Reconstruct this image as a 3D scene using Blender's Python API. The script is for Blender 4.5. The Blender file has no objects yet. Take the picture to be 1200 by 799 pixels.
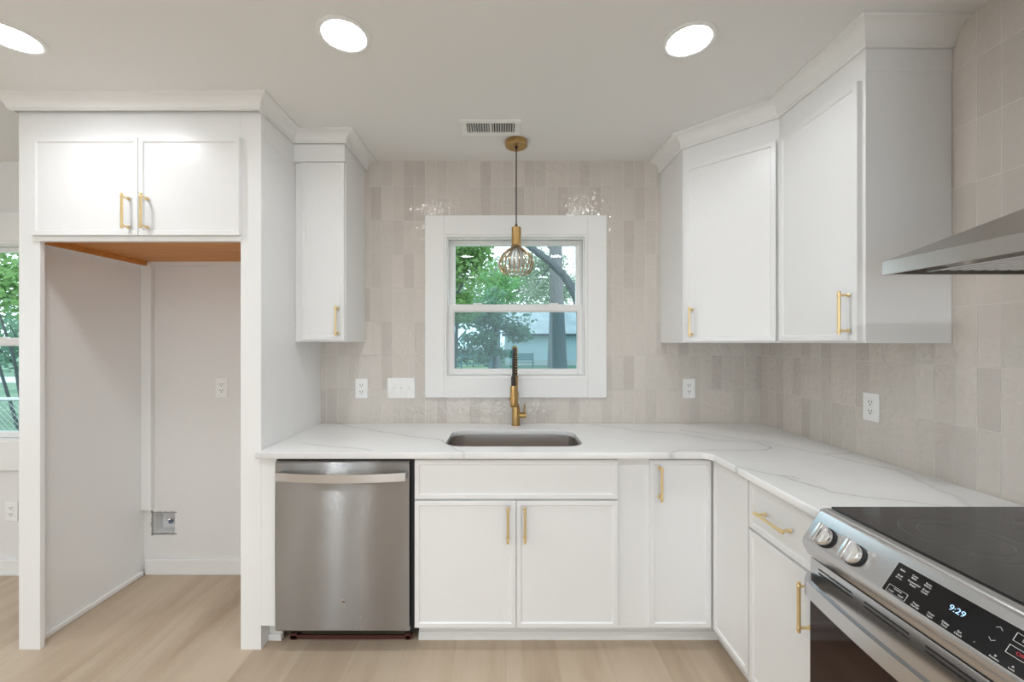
import bpy, bmesh, math, random
from mathutils import Vector, Matrix

# ------------------------------------------------------------------ camera, world, exposure
# World: x to the right along the sink wall, y = 0 at the sink wall (the camera looks along +y), z up, metres.
SC = bpy.context.scene
COL = SC.collection
CAM = Vector((0.0, -2.47, 1.39))
cd = bpy.data.cameras.new('camera')
cd.sensor_fit = 'HORIZONTAL'
cd.sensor_width = 36.0
cd.lens = 36.0 * 482.0 / 1200.0
cd.shift_x = 11.0 / 1200.0
cd.shift_y = 1.5 / 1200.0
cd.clip_start = 0.02
cam = bpy.data.objects.new('camera', cd)
cam.location = CAM
cam.rotation_euler = (math.radians(90), 0, 0)
COL.objects.link(cam)
SC.camera = cam

SC.view_settings.view_transform = 'Standard'
SC.view_settings.look = 'None'
SC.view_settings.gamma = 1.0
SC.view_settings.use_curve_mapping = False
SC.view_settings.exposure = -0.09
LAMP_W = 7.5          # each recessed downlight
SKY = 3.4              # overcast sky
SUN = 1.0

w = bpy.data.worlds.new('overcast_sky')
SC.world = w
w.use_nodes = True
_nt = w.node_tree
_bg = _nt.nodes['Background']
_bg.inputs['Color'].default_value = (0.86, 0.94, 1.0, 1)
_bg.inputs['Strength'].default_value = SKY

sd = bpy.data.lights.new('sun', 'SUN')
sd.energy = SUN
sd.angle = math.radians(8)
sd.color = (1.0, 0.96, 0.9)
so = bpy.data.objects.new('sun', sd)
so.rotation_euler = (math.radians(38), math.radians(-25), 0)
COL.objects.link(so)

try:
    SC.cycles.use_denoising = True
    SC.cycles.max_bounces = 10
    SC.cycles.diffuse_bounces = 6
    SC.cycles.glossy_bounces = 4
    SC.cycles.transparent_max_bounces = 12
    SC.cycles.sample_clamp_indirect = 6.0
    SC.cycles.caustics_reflective = False
    SC.cycles.caustics_refractive = False
except Exception:
    pass

ZC = 2.477             # ceiling height
XR = 1.558             # range wall
XL = -5.2              # far wall of the open side
YB = -6.4              # wall behind the camera
PI = math.pi


# ------------------------------------------------------------------ materials
class NT:
    def __init__(s, name):
        s.m = bpy.data.materials.new(name)
        s.m.use_nodes = True
        s.t = s.m.node_tree
        s.b = s.t.nodes['Principled BSDF']
        s.out = s.t.nodes['Material Output']

    def n(s, typ, **kw):
        nd = s.t.nodes.new(typ)
        for k, v in kw.items():
            setattr(nd, k, v)
        return nd

    def set(s, nd, i, v):
        if hasattr(v, 'is_output') or isinstance(v, bpy.types.NodeSocket):
            s.t.links.new(v, nd.inputs[i])
        else:
            nd.inputs[i].default_value = v

    def math(s, op, a, b=0.0, c=None, clamp=False):
        nd = s.n('ShaderNodeMath', operation=op, use_clamp=clamp)
        s.set(nd, 0, a)
        s.set(nd, 1, b)
        if c is not None:
            s.set(nd, 2, c)
        return nd.outputs[0]

    def vmath(s, op, a, b=None, scale=None):
        nd = s.n('ShaderNodeVectorMath', operation=op)
        s.set(nd, 0, a)
        if b is not None:
            s.set(nd, 1, b)
        if scale is not None:
            s.set(nd, 'Scale', scale)
        return nd.outputs['Value'] if op in ('DOT_PRODUCT', 'LENGTH') else nd.outputs['Vector']

    def mix(s, f, a, b, blend='MIX'):
        nd = s.n('ShaderNodeMix', data_type='RGBA', blend_type=blend)
        s.set(nd, 'Factor', f)
        s.set(nd, 6, a)
        s.set(nd, 7, b)
        return nd.outputs[2]

    def ramp(s, f, stops):
        nd = s.n('ShaderNodeValToRGB')
        e = nd.color_ramp.elements
        while len(e) < len(stops):
            e.new(0.5)
        for q, (p, c) in zip(e, stops):
            q.position = p
            q.color = c if isinstance(c, tuple) else (c, c, c, 1)
        s.set(nd, 0, f)
        return nd.outputs[0]

    def pos(s):
        return s.n('ShaderNodeNewGeometry').outputs['Position']

    def noise(s, vec, scale, detail=2.0, rough=0.5, dim='3D', w=None, dist=0.0):
        nd = s.n('ShaderNodeTexNoise', noise_dimensions=dim)
        s.set(nd, 'Vector', vec)
        nd.inputs['Scale'].default_value = scale
        nd.inputs['Detail'].default_value = detail
        nd.inputs['Roughness'].default_value = rough
        nd.inputs['Distortion'].default_value = dist
        if w is not None:
            s.set(nd, 'W', w)
        return nd

    def bump(s, h, strength=0.3, dist=0.01):
        nd = s.n('ShaderNodeBump')
        nd.inputs['Strength'].default_value = strength
        nd.inputs['Distance'].default_value = dist
        s.set(nd, 'Height', h)
        s.t.links.new(nd.outputs[0], s.b.inputs['Normal'])

    def p(s, **kw):
        for k, v in kw.items():
            s.set(s.b, k.replace('_', ' '), v)
        return s.m


def c4(r, g, b):
    return (r, g, b, 1.0)


def paint(name, col, rough=0.5, spec=0.4, tex=0.015):
    k = NT(name)
    nz = k.noise(k.pos(), 90, 3)
    c = k.mix(nz.outputs[0], c4(*[v * (1 - tex) for v in col]), c4(*[min(1, v * (1 + tex)) for v in col]))
    k.bump(nz.outputs[0], 0.03, 0.002)
    return k.p(Base_Color=c, Roughness=rough, Specular_IOR_Level=spec)


def metal(name, col, rough=0.3, brush=None, amount=0.015):
    k = NT(name)
    v = k.pos()
    if brush:
        mp = k.n('ShaderNodeMapping')
        k.set(mp, 'Vector', v)
        mp.inputs['Scale'].default_value = brush
        v = mp.outputs[0]
    nz = k.noise(v, 1.0 if brush else 60, 4, 0.6)
    c = k.mix(nz.outputs[0], c4(*[q * (1 - amount) for q in col]), c4(*[min(1, q * (1 + amount)) for q in col]))
    r = k.math('MULTIPLY_ADD', nz.outputs[0], 0.02, rough - 0.01)
    return k.p(Base_Color=c, Metallic=1.0, Roughness=r)


def brushed_flat(name, col, rough, aniso):
    k = NT(name)
    mp = k.n('ShaderNodeMapping')
    k.set(mp, 'Vector', k.pos())
    mp.inputs['Scale'].default_value = (3, 3, 180)
    nz = k.noise(mp.outputs[0], 1.0, 4, 0.6)
    c = k.mix(nz.outputs[0], c4(*[q * 0.97 for q in col]), c4(*[q * 1.03 for q in col]))
    tg = k.n('ShaderNodeCombineXYZ')
    tg.inputs[2].default_value = 1.0
    k.t.links.new(tg.outputs[0], k.b.inputs['Tangent'])
    # horizontal brush lines: micro-grooves tip the normal up and down only
    wn = k.n('ShaderNodeTexWhiteNoise', noise_dimensions='3D')
    k.set(wn, 'Vector', k.vmath('SCALE', k.pos(), scale=5000.0))
    t = k.math('MULTIPLY_ADD', wn.outputs['Value'], 2.0, -1.0)
    t = k.math('MULTIPLY', t, k.math('MULTIPLY', k.math('ABSOLUTE', t), 0.62))
    lo = k.noise(k.pos(), 3.0, 1)
    dn = k.n('ShaderNodeCombineXYZ')
    k.set(dn, 0, k.math('MULTIPLY_ADD', lo.outputs[0], 0.03, -0.015))
    k.set(dn, 2, t)
    nn = k.vmath('NORMALIZE', k.vmath('ADD', dn.outputs[0], k.n('ShaderNodeNewGeometry').outputs['Normal']))
    k.t.links.new(nn, k.b.inputs['Normal'])
    return k.p(Base_Color=c, Metallic=1.0, Roughness=rough, Anisotropic=aniso)


def plain(name, col, rough=0.5, spec=0.5, **kw):
    k = NT(name)
    nz = k.noise(k.pos(), 40, 2)
    c = k.mix(nz.outputs[0], c4(*[v * 0.94 for v in col]), c4(*[min(1, v * 1.06) for v in col]))
    return k.p(Base_Color=c, Roughness=rough, Specular_IOR_Level=spec, **kw)


def emit(name, col, strength):
    k = NT(name)
    return k.p(Base_Color=c4(0, 0, 0), Emission_Color=c4(*col), Emission_Strength=strength)


def tile_mat(name, horizontal):
    """Glazed hand-made tile, 65 x 203 mm, stacked upright."""
    k = NT(name)
    sp = k.n('ShaderNodeSeparateXYZ')
    k.set(sp, 0, k.pos())
    u = sp.outputs[horizontal]
    v = k.math('SUBTRACT', sp.outputs[2], 0.904)
    cb = k.n('ShaderNodeCombineXYZ')
    k.set(cb, 0, k.math('ADD', u, 20.0))
    k.set(cb, 1, k.math('ADD', v, 0.2027 * 40))
    br = k.n('ShaderNodeTexBrick', offset=0.0, squash=1.0)
    br.offset_frequency = 1
    br.squash_frequency = 1
    k.set(br, 'Vector', cb.outputs[0])
    br.inputs['Color1'].default_value = c4(0, 0, 0)
    br.inputs['Color2'].default_value = c4(1, 1, 1)
    br.inputs['Mortar'].default_value = c4(0.5, 0.5, 0.5)
    br.inputs['Scale'].default_value = 1.0
    br.inputs['Mortar Size'].default_value = 0.0015
    br.inputs['Mortar Smooth'].default_value = 0.15
    br.inputs['Brick Width'].default_value = 0.066
    br.inputs['Row Height'].default_value = 0.2027
    rnd = k.n('ShaderNodeSeparateColor')
    k.set(rnd, 0, br.outputs['Color'])
    r = rnd.outputs[0]
    base = k.ramp(r, [(0.0, c4(0.50, 0.455, 0.42)), (0.25, c4(0.57, 0.53, 0.482)), (0.6, c4(0.60, 0.56, 0.51)),
                      (0.85, c4(0.62, 0.567, 0.522)), (1.0, c4(0.64, 0.60, 0.55))])
    mp = k.n('ShaderNodeMapping')
    k.set(mp, 'Vector', k.pos())
    mp.inputs['Scale'].default_value = (1, 1, 0.35)
    cl = k.noise(mp.outputs[0], 22, 3, 0.6, '4D', k.math('MULTIPLY', r, 37.0))
    base = k.mix(k.math('MULTIPLY', cl.outputs[0], 0.5), base, c4(0.66, 0.61, 0.565))
    col = k.mix(br.outputs['Fac'], base, c4(0.69, 0.655, 0.62))
    wv = k.noise(k.pos(), 38, 1, 0.5, '4D', k.math('MULTIPLY', r, 53.0))
    w2 = k.noise(k.pos(), 9, 1, 0.5, '4D', k.math('MULTIPLY', r, 91.0))
    h = k.math('ADD', k.math('MULTIPLY', wv.outputs[0], 0.55), k.math('MULTIPLY', w2.outputs[0], 0.55))
    h = k.math('SUBTRACT', h, k.math('MULTIPLY', br.outputs['Fac'], 0.45))
    k.bump(h, 0.8, 0.0085)
    rough = k.math('MULTIPLY_ADD', br.outputs['Fac'], 0.5, 0.035)
    return k.p(Base_Color=col, Roughness=rough, Specular_IOR_Level=0.45)


def quartz_mat():
    k = NT('white_quartz_with_grey_veins')
    P = k.pos()
    sp = k.n('ShaderNodeSeparateXYZ')
    k.set(sp, 0, P)
    cb = k.n('ShaderNodeCombineXYZ')
    k.set(cb, 0, sp.outputs[0])
    k.set(cb, 1, sp.outputs[1])
    nz = k.noise(cb.outputs[0], 5.5, 4, 0.55)
    off = k.vmath('SCALE', k.vmath('SUBTRACT', nz.outputs['Color'], (0.5, 0.5, 0.5)), scale=0.10)
    off = k.vmath('MULTIPLY', off, (1, 1, 0))
    Q = k.vmath('ADD', cb.outputs[0], off)
    main = [[(-1.03, 0.0), (-0.82, -0.128), (-0.526, -0.301), (-0.313, -0.433), (-0.17, -0.66)],
            [(0.79, -0.239), (0.958, -0.301), (1.09, -0.433), (1.235, -0.485), (1.245, -0.566), (1.16, -0.626), (0.987, -0.626), (0.809, -0.596), (0.74, -0.668)],
            [(1.015, -0.978), (1.062, -1.116), (1.179, -1.19), (1.355, -1.256), (1.558, -1.28)],
            [(0.91, -0.86), (1.05, -1.0)]]
    faint = [[(1.395, -0.682), (1.558, -0.654)], [(0.55, -0.05), (0.79, -0.239)], [(1.0, -0.2), (1.3, -0.5), (1.5, -0.9), (1.4, -1.25)],
             [(-0.95, -0.5), (-0.6, -0.62)]]

    def dist(lines):
        best = None
        for ln in lines:
            for (ax, ay), (bx, by) in zip(ln, ln[1:]):
                ba = Vector((bx - ax, by - ay, 0))
                pa = k.vmath('SUBTRACT', Q, (ax, ay, 0))
                h = k.math('DIVIDE', k.vmath('DOT_PRODUCT', pa, tuple(ba)), ba.length_squared, clamp=True)
                d = k.vmath('LENGTH', k.vmath('SUBTRACT', pa, k.vmath('SCALE', tuple(ba), scale=h)))
                best = d if best is None else k.math('MINIMUM', best, d)
        return best
    wn = k.noise(cb.outputs[0], 9, 3)
    dm = dist(main)
    a = k.ramp(k.math('DIVIDE', dm, k.math('MULTIPLY_ADD', wn.outputs[0], 0.022, 0.001)), [(0.0, 0.55), (0.45, 0.25), (1.0, 0.0)])
    halo = k.ramp(k.math('DIVIDE', dm, 0.10), [(0.0, 0.10), (1.0, 0.0)])
    b = k.ramp(k.math('DIVIDE', dist(faint), 0.02), [(0.0, 0.30), (0.4, 0.14), (1.0, 0.0)])
    f = k.math('MAXIMUM', k.math('MAXIMUM', a, halo), b, clamp=True)
    cloud = k.noise(cb.outputs[0], 3, 4)
    white = k.mix(cloud.outputs[0], c4(0.80, 0.795, 0.79), c4(0.86, 0.86, 0.86))
    return k.p(Base_Color=k.mix(f, white, c4(0.36, 0.35, 0.355)), Roughness=0.16, Specular_IOR_Level=0.5)


def floor_mat():
    k = NT('light_oak_plank_floor')
    sp = k.n('ShaderNodeSeparateXYZ')
    k.set(sp, 0, k.pos())
    cb = k.n('ShaderNodeCombineXYZ')
    k.set(cb, 0, k.math('ADD', sp.outputs[1], 20.35))
    k.set(cb, 1, k.math('ADD', sp.outputs[0], 20.05))
    br = k.n('ShaderNodeTexBrick', offset=0.37)
    k.set(br, 'Vector', cb.outputs[0])
    br.inputs['Color1'].default_value = c4(0, 0, 0)
    br.inputs['Color2'].default_value = c4(1, 1, 1)
    br.inputs['Mortar'].default_value = c4(0.5, 0.5, 0.5)
    br.inputs['Scale'].default_value = 1.0
    br.inputs['Mortar Size'].default_value = 0.0009
    br.inputs['Mortar Smooth'].default_value = 0.3
    br.inputs['Brick Width'].default_value = 1.5
    br.inputs['Row Height'].default_value = 0.228
    r = k.n('ShaderNodeSeparateColor')
    k.set(r, 0, br.outputs['Color'])
    mp = k.n('ShaderNodeMapping')
    k.set(mp, 'Vector', k.pos())
    mp.inputs['Scale'].default_value = (5.0, 0.6, 1)
    g = k.noise(mp.outputs[0], 1.0, 5, 0.55, '4D', k.math('MULTIPLY', r.outputs[0], 19.0), 0.8)
    mp2 = k.n('ShaderNodeMapping')
    k.set(mp2, 'Vector', k.pos())
    mp2.inputs['Scale'].default_value = (110, 4, 1)
    fine = k.noise(mp2.outputs[0], 1.0, 3, 0.6)
    base = k.ramp(g.outputs[0], [(0.28, c4(0.33, 0.24, 0.165)), (0.44, c4(0.45, 0.35, 0.255)), (0.56, c4(0.53, 0.43, 0.325)), (0.78, c4(0.57, 0.475, 0.37))])
    base = k.mix(k.math('MULTIPLY', fine.outputs[0], 0.22), base, c4(0.44, 0.34, 0.245))
    base = k.mix(k.math('MULTIPLY', r.outputs[0], 0.12), base, c4(0.68, 0.54, 0.40))
    col = k.mix(k.math('MULTIPLY', br.outputs['Fac'], 0.3), base, c4(0.34, 0.25, 0.18))
    k.bump(k.math('MULTIPLY', fine.outputs[0], 0.3), 0.12, 0.002)
    return k.p(Base_Color=col, Roughness=0.42, Specular_IOR_Level=0.35)


def plywood_mat():
    k = NT('orange_plywood')
    mp = k.n('ShaderNodeMapping')
    k.set(mp, 'Vector', k.pos())
    mp.inputs['Scale'].default_value = (2, 22, 22)
    g = k.noise(mp.outputs[0], 2.0, 4, 0.6)
    return k.p(Base_Color=k.ramp(g.outputs[0], [(0.3, c4(0.50, 0.19, 0.035)), (0.7, c4(0.66, 0.29, 0.07))]), Roughness=0.5)


def glass_mat(name, tint, gloss=0.06, veil=0.0, veil_col=(0.5, 0.7, 0.75)):
    """Flat pane: mostly transparent, with a Fresnel reflection; veil > 0 is the fine mesh of an insect screen or a film."""
    k = NT(name)
    tr = k.n('ShaderNodeBsdfTransparent')
    tr.inputs[0].default_value = c4(*tint)
    gl = k.n('ShaderNodeBsdfGlossy')
    gl.inputs['Roughness'].default_value = 0.02
    fr = k.n('ShaderNodeFresnel')
    fr.inputs[0].default_value = 1.45
    f = k.math('ADD', k.math('MULTIPLY', fr.outputs[0], 0.8), gloss - 0.04, clamp=True)
    mx = k.n('ShaderNodeMixShader')
    k.set(mx, 0, f)
    k.t.links.new(tr.outputs[0], mx.inputs[1])
    k.t.links.new(gl.outputs[0], mx.inputs[2])
    last = mx
    if veil > 0:
        df = k.n('ShaderNodeBsdfDiffuse')
        df.inputs[0].default_value = c4(*veil_col)
        m2 = k.n('ShaderNodeMixShader')
        m2.inputs[0].default_value = veil
        k.t.links.new(mx.outputs[0], m2.inputs[1])
        k.t.links.new(df.outputs[0], m2.inputs[2])
        last = m2
    k.t.links.new(last.outputs[0], k.out.inputs[0])
    return k.m


def leaf_mat(name, a, b):
    k = NT(name)
    nz = k.noise(k.pos(), 2.6, 2)
    n2 = k.noise(k.pos(), 31, 1)
    c = k.mix(k.math('MULTIPLY_ADD', n2.outputs[0], 0.6, k.math('MULTIPLY', nz.outputs[0], 0.4), clamp=True), c4(*a), c4(*b))
    df = k.n('ShaderNodeBsdfDiffuse')
    k.set(df, 0, c)
    tl = k.n('ShaderNodeBsdfTranslucent')
    k.set(tl, 0, c)
    mx = k.n('ShaderNodeMixShader')
    mx.inputs[0].default_value = 0.45
    k.t.links.new(df.outputs[0], mx.inputs[1])
    k.t.links.new(tl.outputs[0], mx.inputs[2])
    k.t.links.new(mx.outputs[0], k.out.inputs[0])
    return k.m


def bark_mat(name, a, b):
    k = NT(name)
    mp = k.n('ShaderNodeMapping')
    k.set(mp, 'Vector', k.pos())
    mp.inputs['Scale'].default_value = (14, 14, 3)
    g = k.noise(mp.outputs[0], 1.5, 5, 0.65)
    k.bump(g.outputs[0], 0.8, 0.05)
    return k.p(Base_Color=k.mix(g.outputs[0], c4(*a), c4(*b)), Roughness=0.9)


def siding_mat():
    k = NT('pale_blue_lap_siding')
    sp = k.n('ShaderNodeSeparateXYZ')
    k.set(sp, 0, k.pos())
    f = k.math('FRACT', k.math('MULTIPLY', sp.outputs[2], 5.0))
    k.bump(f, 0.6, 0.03)
    return k.p(Base_Color=c4(0.55, 0.64, 0.68), Roughness=0.6)


def grass_mat(name, a, b):
    k = NT(name)
    g = k.noise(k.pos(), 0.9, 6, 0.7)
    return k.p(Base_Color=k.ramp(g.outputs[0], [(0.35, c4(*a)), (0.65, c4(*b))]), Roughness=0.95)


def cooktop_mat():
    k = NT('black_ceramic_glass')
    nz = k.noise(k.pos(), 7, 4)
    return k.p(Base_Color=k.mix(nz.outputs[0], c4(0.012, 0.011, 0.011), c4(0.03, 0.028, 0.027)), Roughness=0.12, Specular_IOR_Level=0.45)


M = {
    'cabinet': paint('white_cabinet_paint', (0.82, 0.82, 0.82), 0.30, 0.45, 0.006),
    'trim': paint('white_trim_paint', (0.82, 0.818, 0.81), 0.38, 0.4),
    'wall': paint('off_white_wall_paint', (0.765, 0.755, 0.745), 0.65, 0.25),
    'ceiling': paint('flat_ceiling_paint', (0.80, 0.795, 0.785), 0.85, 0.1),
    'tile_x': tile_mat('glazed_tile_sink_wall', 0),
    'tile_y': tile_mat('glazed_tile_range_wall', 1),
    'quartz': quartz_mat(),
    'floor': floor_mat(),
    'plywood': plywood_mat(),
    'gold': metal('satin_gold', (0.87, 0.68, 0.37), 0.30),
    'brass': metal('aged_brass', (0.50, 0.325, 0.13), 0.33),
    'champagne': metal('champagne_wire', (0.50, 0.39, 0.25), 0.22),
    'steel': metal('brushed_steel', (0.50, 0.475, 0.45), 0.27, (2, 2, 260)),
    'steel_h': metal('satin_steel', (0.62, 0.62, 0.63), 0.26, (260, 2, 260)),
    'steel_dw': brushed_flat('smudge_proof_steel', (0.40, 0.40, 0.405), 0.225, 1.0),
    'sink': metal('sink_steel', (0.50, 0.46, 0.43), 0.30, (120, 3, 3)),
    'chrome': metal('knob_steel', (0.74, 0.73, 0.72), 0.22),
    'black': plain('matte_black', (0.012, 0.012, 0.013), 0.5),
    'rubber': plain('dark_hose_rubber', (0.02, 0.016, 0.014), 0.45),
    'red_brown': plain('dark_red_brown_primer', (0.09, 0.022, 0.016), 0.6),
    'cooktop': cooktop_mat(),
    'ring': plain('grey_burner_print', (0.10, 0.095, 0.09), 0.3),
    'oven_glass': plain('dark_oven_glass', (0.020, 0.007, 0.006), 0.06, 0.4),
    'panel_glass': plain('black_panel_glass', (0.006, 0.006, 0.007), 0.08, 0.5),
    'white_plastic': plain('white_plastic', (0.84, 0.84, 0.83), 0.35),
    'slot': plain('dark_slot', (0.05, 0.045, 0.04), 0.6),
    'grey_mark': plain('grey_print', (0.32, 0.31, 0.30), 0.4),
    'print': plain('pale_panel_print', (0.75, 0.75, 0.74), 0.5),
    'red_print': emit('red_panel_light', (1.0, 0.06, 0.08), 0.5),
    'clock': emit('blue_white_clock_light', (0.45, 0.72, 1.0), 1.6),
    'lens': emit('lit_downlight_lens', (0.95, 0.98, 1.0), 50.0),
    'glass': glass_mat('clear_window_glass', (0.76, 0.86, 0.87), 0.05),
    'glass_low': glass_mat('bluish_window_glass', (0.56, 0.70, 0.74), 0.05),
    'screen': glass_mat('insect_screen_mesh', (0.74, 0.86, 0.90), 0.04, 0.20, (0.10, 0.24, 0.28)),
    'bulb': glass_mat('clear_bulb_glass', (0.97, 0.97, 0.96), 0.10, 0.45, (0.9, 0.9, 0.88)),
    'leaf_bright': leaf_mat('bright_green_leaf', (0.10, 0.24, 0.07), (0.30, 0.48, 0.20)),
    'leaf_mid': leaf_mat('mid_green_leaf', (0.09, 0.25, 0.10), (0.24, 0.46, 0.20)),
    'leaf_blue': leaf_mat('bluish_green_leaf', (0.10, 0.22, 0.15), (0.26, 0.42, 0.31)),
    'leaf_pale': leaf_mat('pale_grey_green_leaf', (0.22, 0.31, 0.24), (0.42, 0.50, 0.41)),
    'bark': bark_mat('grey_blue_bark', (0.10, 0.11, 0.125), (0.27, 0.27, 0.28)),
    'bark_dark': bark_mat('dark_bark', (0.04, 0.055, 0.065), (0.13, 0.15, 0.16)),
    'siding': siding_mat(),
    'shingle': grass_mat('weathered_shingle', (0.42, 0.44, 0.46), (0.62, 0.62, 0.62)),
    'grass': grass_mat('lawn_painted_shade', (0.08, 0.17, 0.10), (0.19, 0.28, 0.18)),  # shade on the lawn is mixed into this darker green
    'lawn_sun_tint': grass_mat('lawn_painted_sun', (0.30, 0.44, 0.20), (0.48, 0.58, 0.32)),  # same grass, sunlight put into a paler green
    'road': grass_mat('pale_concrete_road', (0.52, 0.52, 0.51), (0.60, 0.60, 0.59)),
    'teal_paint': plain('teal_bench_paint', (0.06, 0.17, 0.18), 0.6),
    'galv': metal('galvanised_wire', (0.55, 0.56, 0.57), 0.4),
    'white_fence': plain('white_fence_paint', (0.7, 0.72, 0.72), 0.6),
}


# ------------------------------------------------------------------ mesh helpers
class MB:
    def __init__(s):
        s.bm = bmesh.new()

    def _add(s, t):
        me = bpy.data.meshes.new('tmp')
        t.to_mesh(me)
        t.free()
        s.bm.from_mesh(me)
        bpy.data.meshes.remove(me)

    def box(s, x0, x1, y0, y1, z0, z1, bev=0.0, seg=2, mat=None):
        t = bmesh.new()
        bmesh.ops.create_cube(t, size=1.0)
        for v in t.verts:
            v.co = Vector(((x0 + x1) / 2 + v.co.x * (x1 - x0), (y0 + y1) / 2 + v.co.y * (y1 - y0), (z0 + z1) / 2 + v.co.z * (z1 - z0)))
        if bev > 0:
            bmesh.ops.bevel(t, geom=t.edges[:], offset=bev, segments=seg, affect='EDGES', profile=0.5)
        if mat is not None:
            t.transform(mat)
        s._add(t)
        return s

    def prism(s, pts, fn, a, b, bev=0.0):
        """Polygon pts (u, v) swept from a to b; fn(u, v, t) gives the point."""
        t = bmesh.new()
        A = [t.verts.new(fn(u, v, a)) for u, v in pts]
        B = [t.verts.new(fn(u, v, b)) for u, v in pts]
        n = len(pts)
        t.faces.new(A)
        t.faces.new(B)
        for i in range(n):
            t.faces.new((A[i], A[(i + 1) % n], B[(i + 1) % n], B[i]))
        bmesh.ops.recalc_face_normals(t, faces=t.faces[:])
        if bev > 0:
            bmesh.ops.bevel(t, geom=t.edges[:], offset=bev, segments=2, affect='EDGES', profile=0.5)
        s._add(t)
        return s

    def lathe(s, prof, c=(0, 0, 0), axis=(0, 0, 1), seg=32, caps=True):
        """prof: (radius, height) pairs along axis."""
        t = bmesh.new()
        q = Vector((0, 0, 1)).rotation_difference(Vector(axis).normalized())
        rings = []
        for r, h in prof:
            rings.append([t.verts.new(Vector(c) + q @ Vector((r * math.cos(2 * PI * i / seg), r * math.sin(2 * PI * i / seg), h))) for i in range(seg)])
        for A, B in zip(rings, rings[1:]):
            for i in range(seg):
                t.faces.new((A[i], A[(i + 1) % seg], B[(i + 1) % seg], B[i]))
        if caps:
            t.faces.new(rings[0][::-1])
            t.faces.new(rings[-1])
        bmesh.ops.recalc_face_normals(t, faces=t.faces[:])
        s._add(t)
        return s

    def tube(s, pts, r, seg=10, closed=False):
        t = bmesh.new()
        pts = [Vector(p) for p in pts]
        n = len(pts)
        rr = r if isinstance(r, (list, tuple)) else [r] * n
        rings = []
        prev = None
        for i, p in enumerate(pts):
            if closed:
                d = pts[(i + 1) % n] - pts[i - 1]
            else:
                d = pts[min(i + 1, n - 1)] - pts[max(i - 1, 0)]
            d.normalize()
            if prev is None:
                up = Vector((0, 0, 1)) if abs(d.z) < 0.9 else Vector((1, 0, 0))
                a = d.cross(up).normalized()
            else:
                a = (prev - d * prev.dot(d)).normalized()
            prev = a
            b = d.cross(a)
            rings.append([t.verts.new(p + (a * math.cos(2 * PI * j / seg) + b * math.sin(2 * PI * j / seg)) * rr[i]) for j in range(seg)])
        m = n if closed else n - 1
        for i in range(m):
            A, B = rings[i], rings[(i + 1) % n]
            for j in range(seg):
                t.faces.new((A[j], A[(j + 1) % seg], B[(j + 1) % seg], B[j]))
        if not closed:
            t.faces.new(rings[0][::-1])
            t.faces.new(rings[-1])
        bmesh.ops.recalc_face_normals(t, faces=t.faces[:])
        s._add(t)
        return s

    def faces(s, verts, faces):
        t = bmesh.new()
        V = [t.verts.new(v) for v in verts]
        for f in faces:
            t.faces.new([V[i] for i in f])
        bmesh.ops.recalc_face_normals(t, faces=t.faces[:])
        s._add(t)
        return s

    def mesh(s, me):
        s.bm.from_mesh(me)
        return s

    def build(s, name, mat, parent=None, local=False, smooth=False):
        me = bpy.data.meshes.new(name)
        o = bpy.data.objects.new(name, me)
        COL.objects.link(o)
        if parent is not None:
            o.parent = parent
            if not local:
                off = Vector((0, 0, 0))
                q = parent
                while q is not None:
                    off += q.location
                    q = q.parent
                for v in s.bm.verts:
                    v.co -= off
        else:
            xs = [v.co for v in s.bm.verts]
            if xs and not local:
                lo = Vector((min(v.x for v in xs), min(v.y for v in xs), min(v.z for v in xs)))
                hi = Vector((max(v.x for v in xs), max(v.y for v in xs), max(v.z for v in xs)))
                org = Vector(((lo.x + hi.x) / 2, (lo.y + hi.y) / 2, lo.z))
                for v in s.bm.verts:
                    v.co -= org
                o.location = org
        s.bm.to_mesh(me)
        s.bm.free()
        me.materials.append(M[mat] if isinstance(mat, str) else mat)
        if smooth:
            for p in me.polygons:
                p.use_smooth = True
            try:
                me.set_sharp_from_angle(angle=math.radians(38))
            except Exception:
                pass
        return o


def empty(name, loc, rz=0.0):
    o = bpy.data.objects.new(name, None)
    o.empty_display_size = 0.1
    o.location = loc
    o.rotation_euler = (0, 0, rz)
    COL.objects.link(o)
    return o


def tag(o, label, cat, group=None, kind=None):
    o['label'] = label
    o['category'] = cat
    if group:
        o['group'] = group
    if kind:
        o['kind'] = kind
    return o


def struct(o, label=None):
    o['kind'] = 'structure'
    if label:
        o['label'] = label
    return o


def text_mesh(body, size, spacing=1.0, extrude=0.0002):
    cu = bpy.data.curves.new('t', 'FONT')
    cu.body = body
    cu.size = size
    cu.align_x = 'CENTER'
    cu.align_y = 'CENTER'
    cu.extrude = extrude
    cu.space_character = spacing
    o = bpy.data.objects.new('t', cu)
    COL.objects.link(o)
    dg = bpy.context.evaluated_depsgraph_get()
    me = bpy.data.meshes.new_from_object(o.evaluated_get(dg))
    bpy.data.objects.remove(o)
    bpy.data.curves.remove(cu)
    return me


def outline_mesh(loops, z0, z1, bev=0.0):
    """Flat outline (first loop outer, the rest holes) extruded between z0 and z1."""
    cu = bpy.data.curves.new('t', 'CURVE')
    cu.dimensions = '2D'
    cu.fill_mode = 'BOTH'
    cu.extrude = (z1 - z0) / 2 - bev
    cu.bevel_depth = bev
    cu.bevel_resolution = 2
    cu.offset = -bev
    for lp in loops:
        sp = cu.splines.new('POLY')
        sp.points.add(len(lp) - 1)
        for p, (x, y) in zip(sp.points, lp):
            p.co = (x, y, 0, 1)
        sp.use_cyclic_u = True
    o = bpy.data.objects.new('t', cu)
    COL.objects.link(o)
    dg = bpy.context.evaluated_depsgraph_get()
    me = bpy.data.meshes.new_from_object(o.evaluated_get(dg))
    bpy.data.objects.remove(o)
    bpy.data.curves.remove(cu)
    for v in me.vertices:
        v.co.z += (z0 + z1) / 2
    return me


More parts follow.
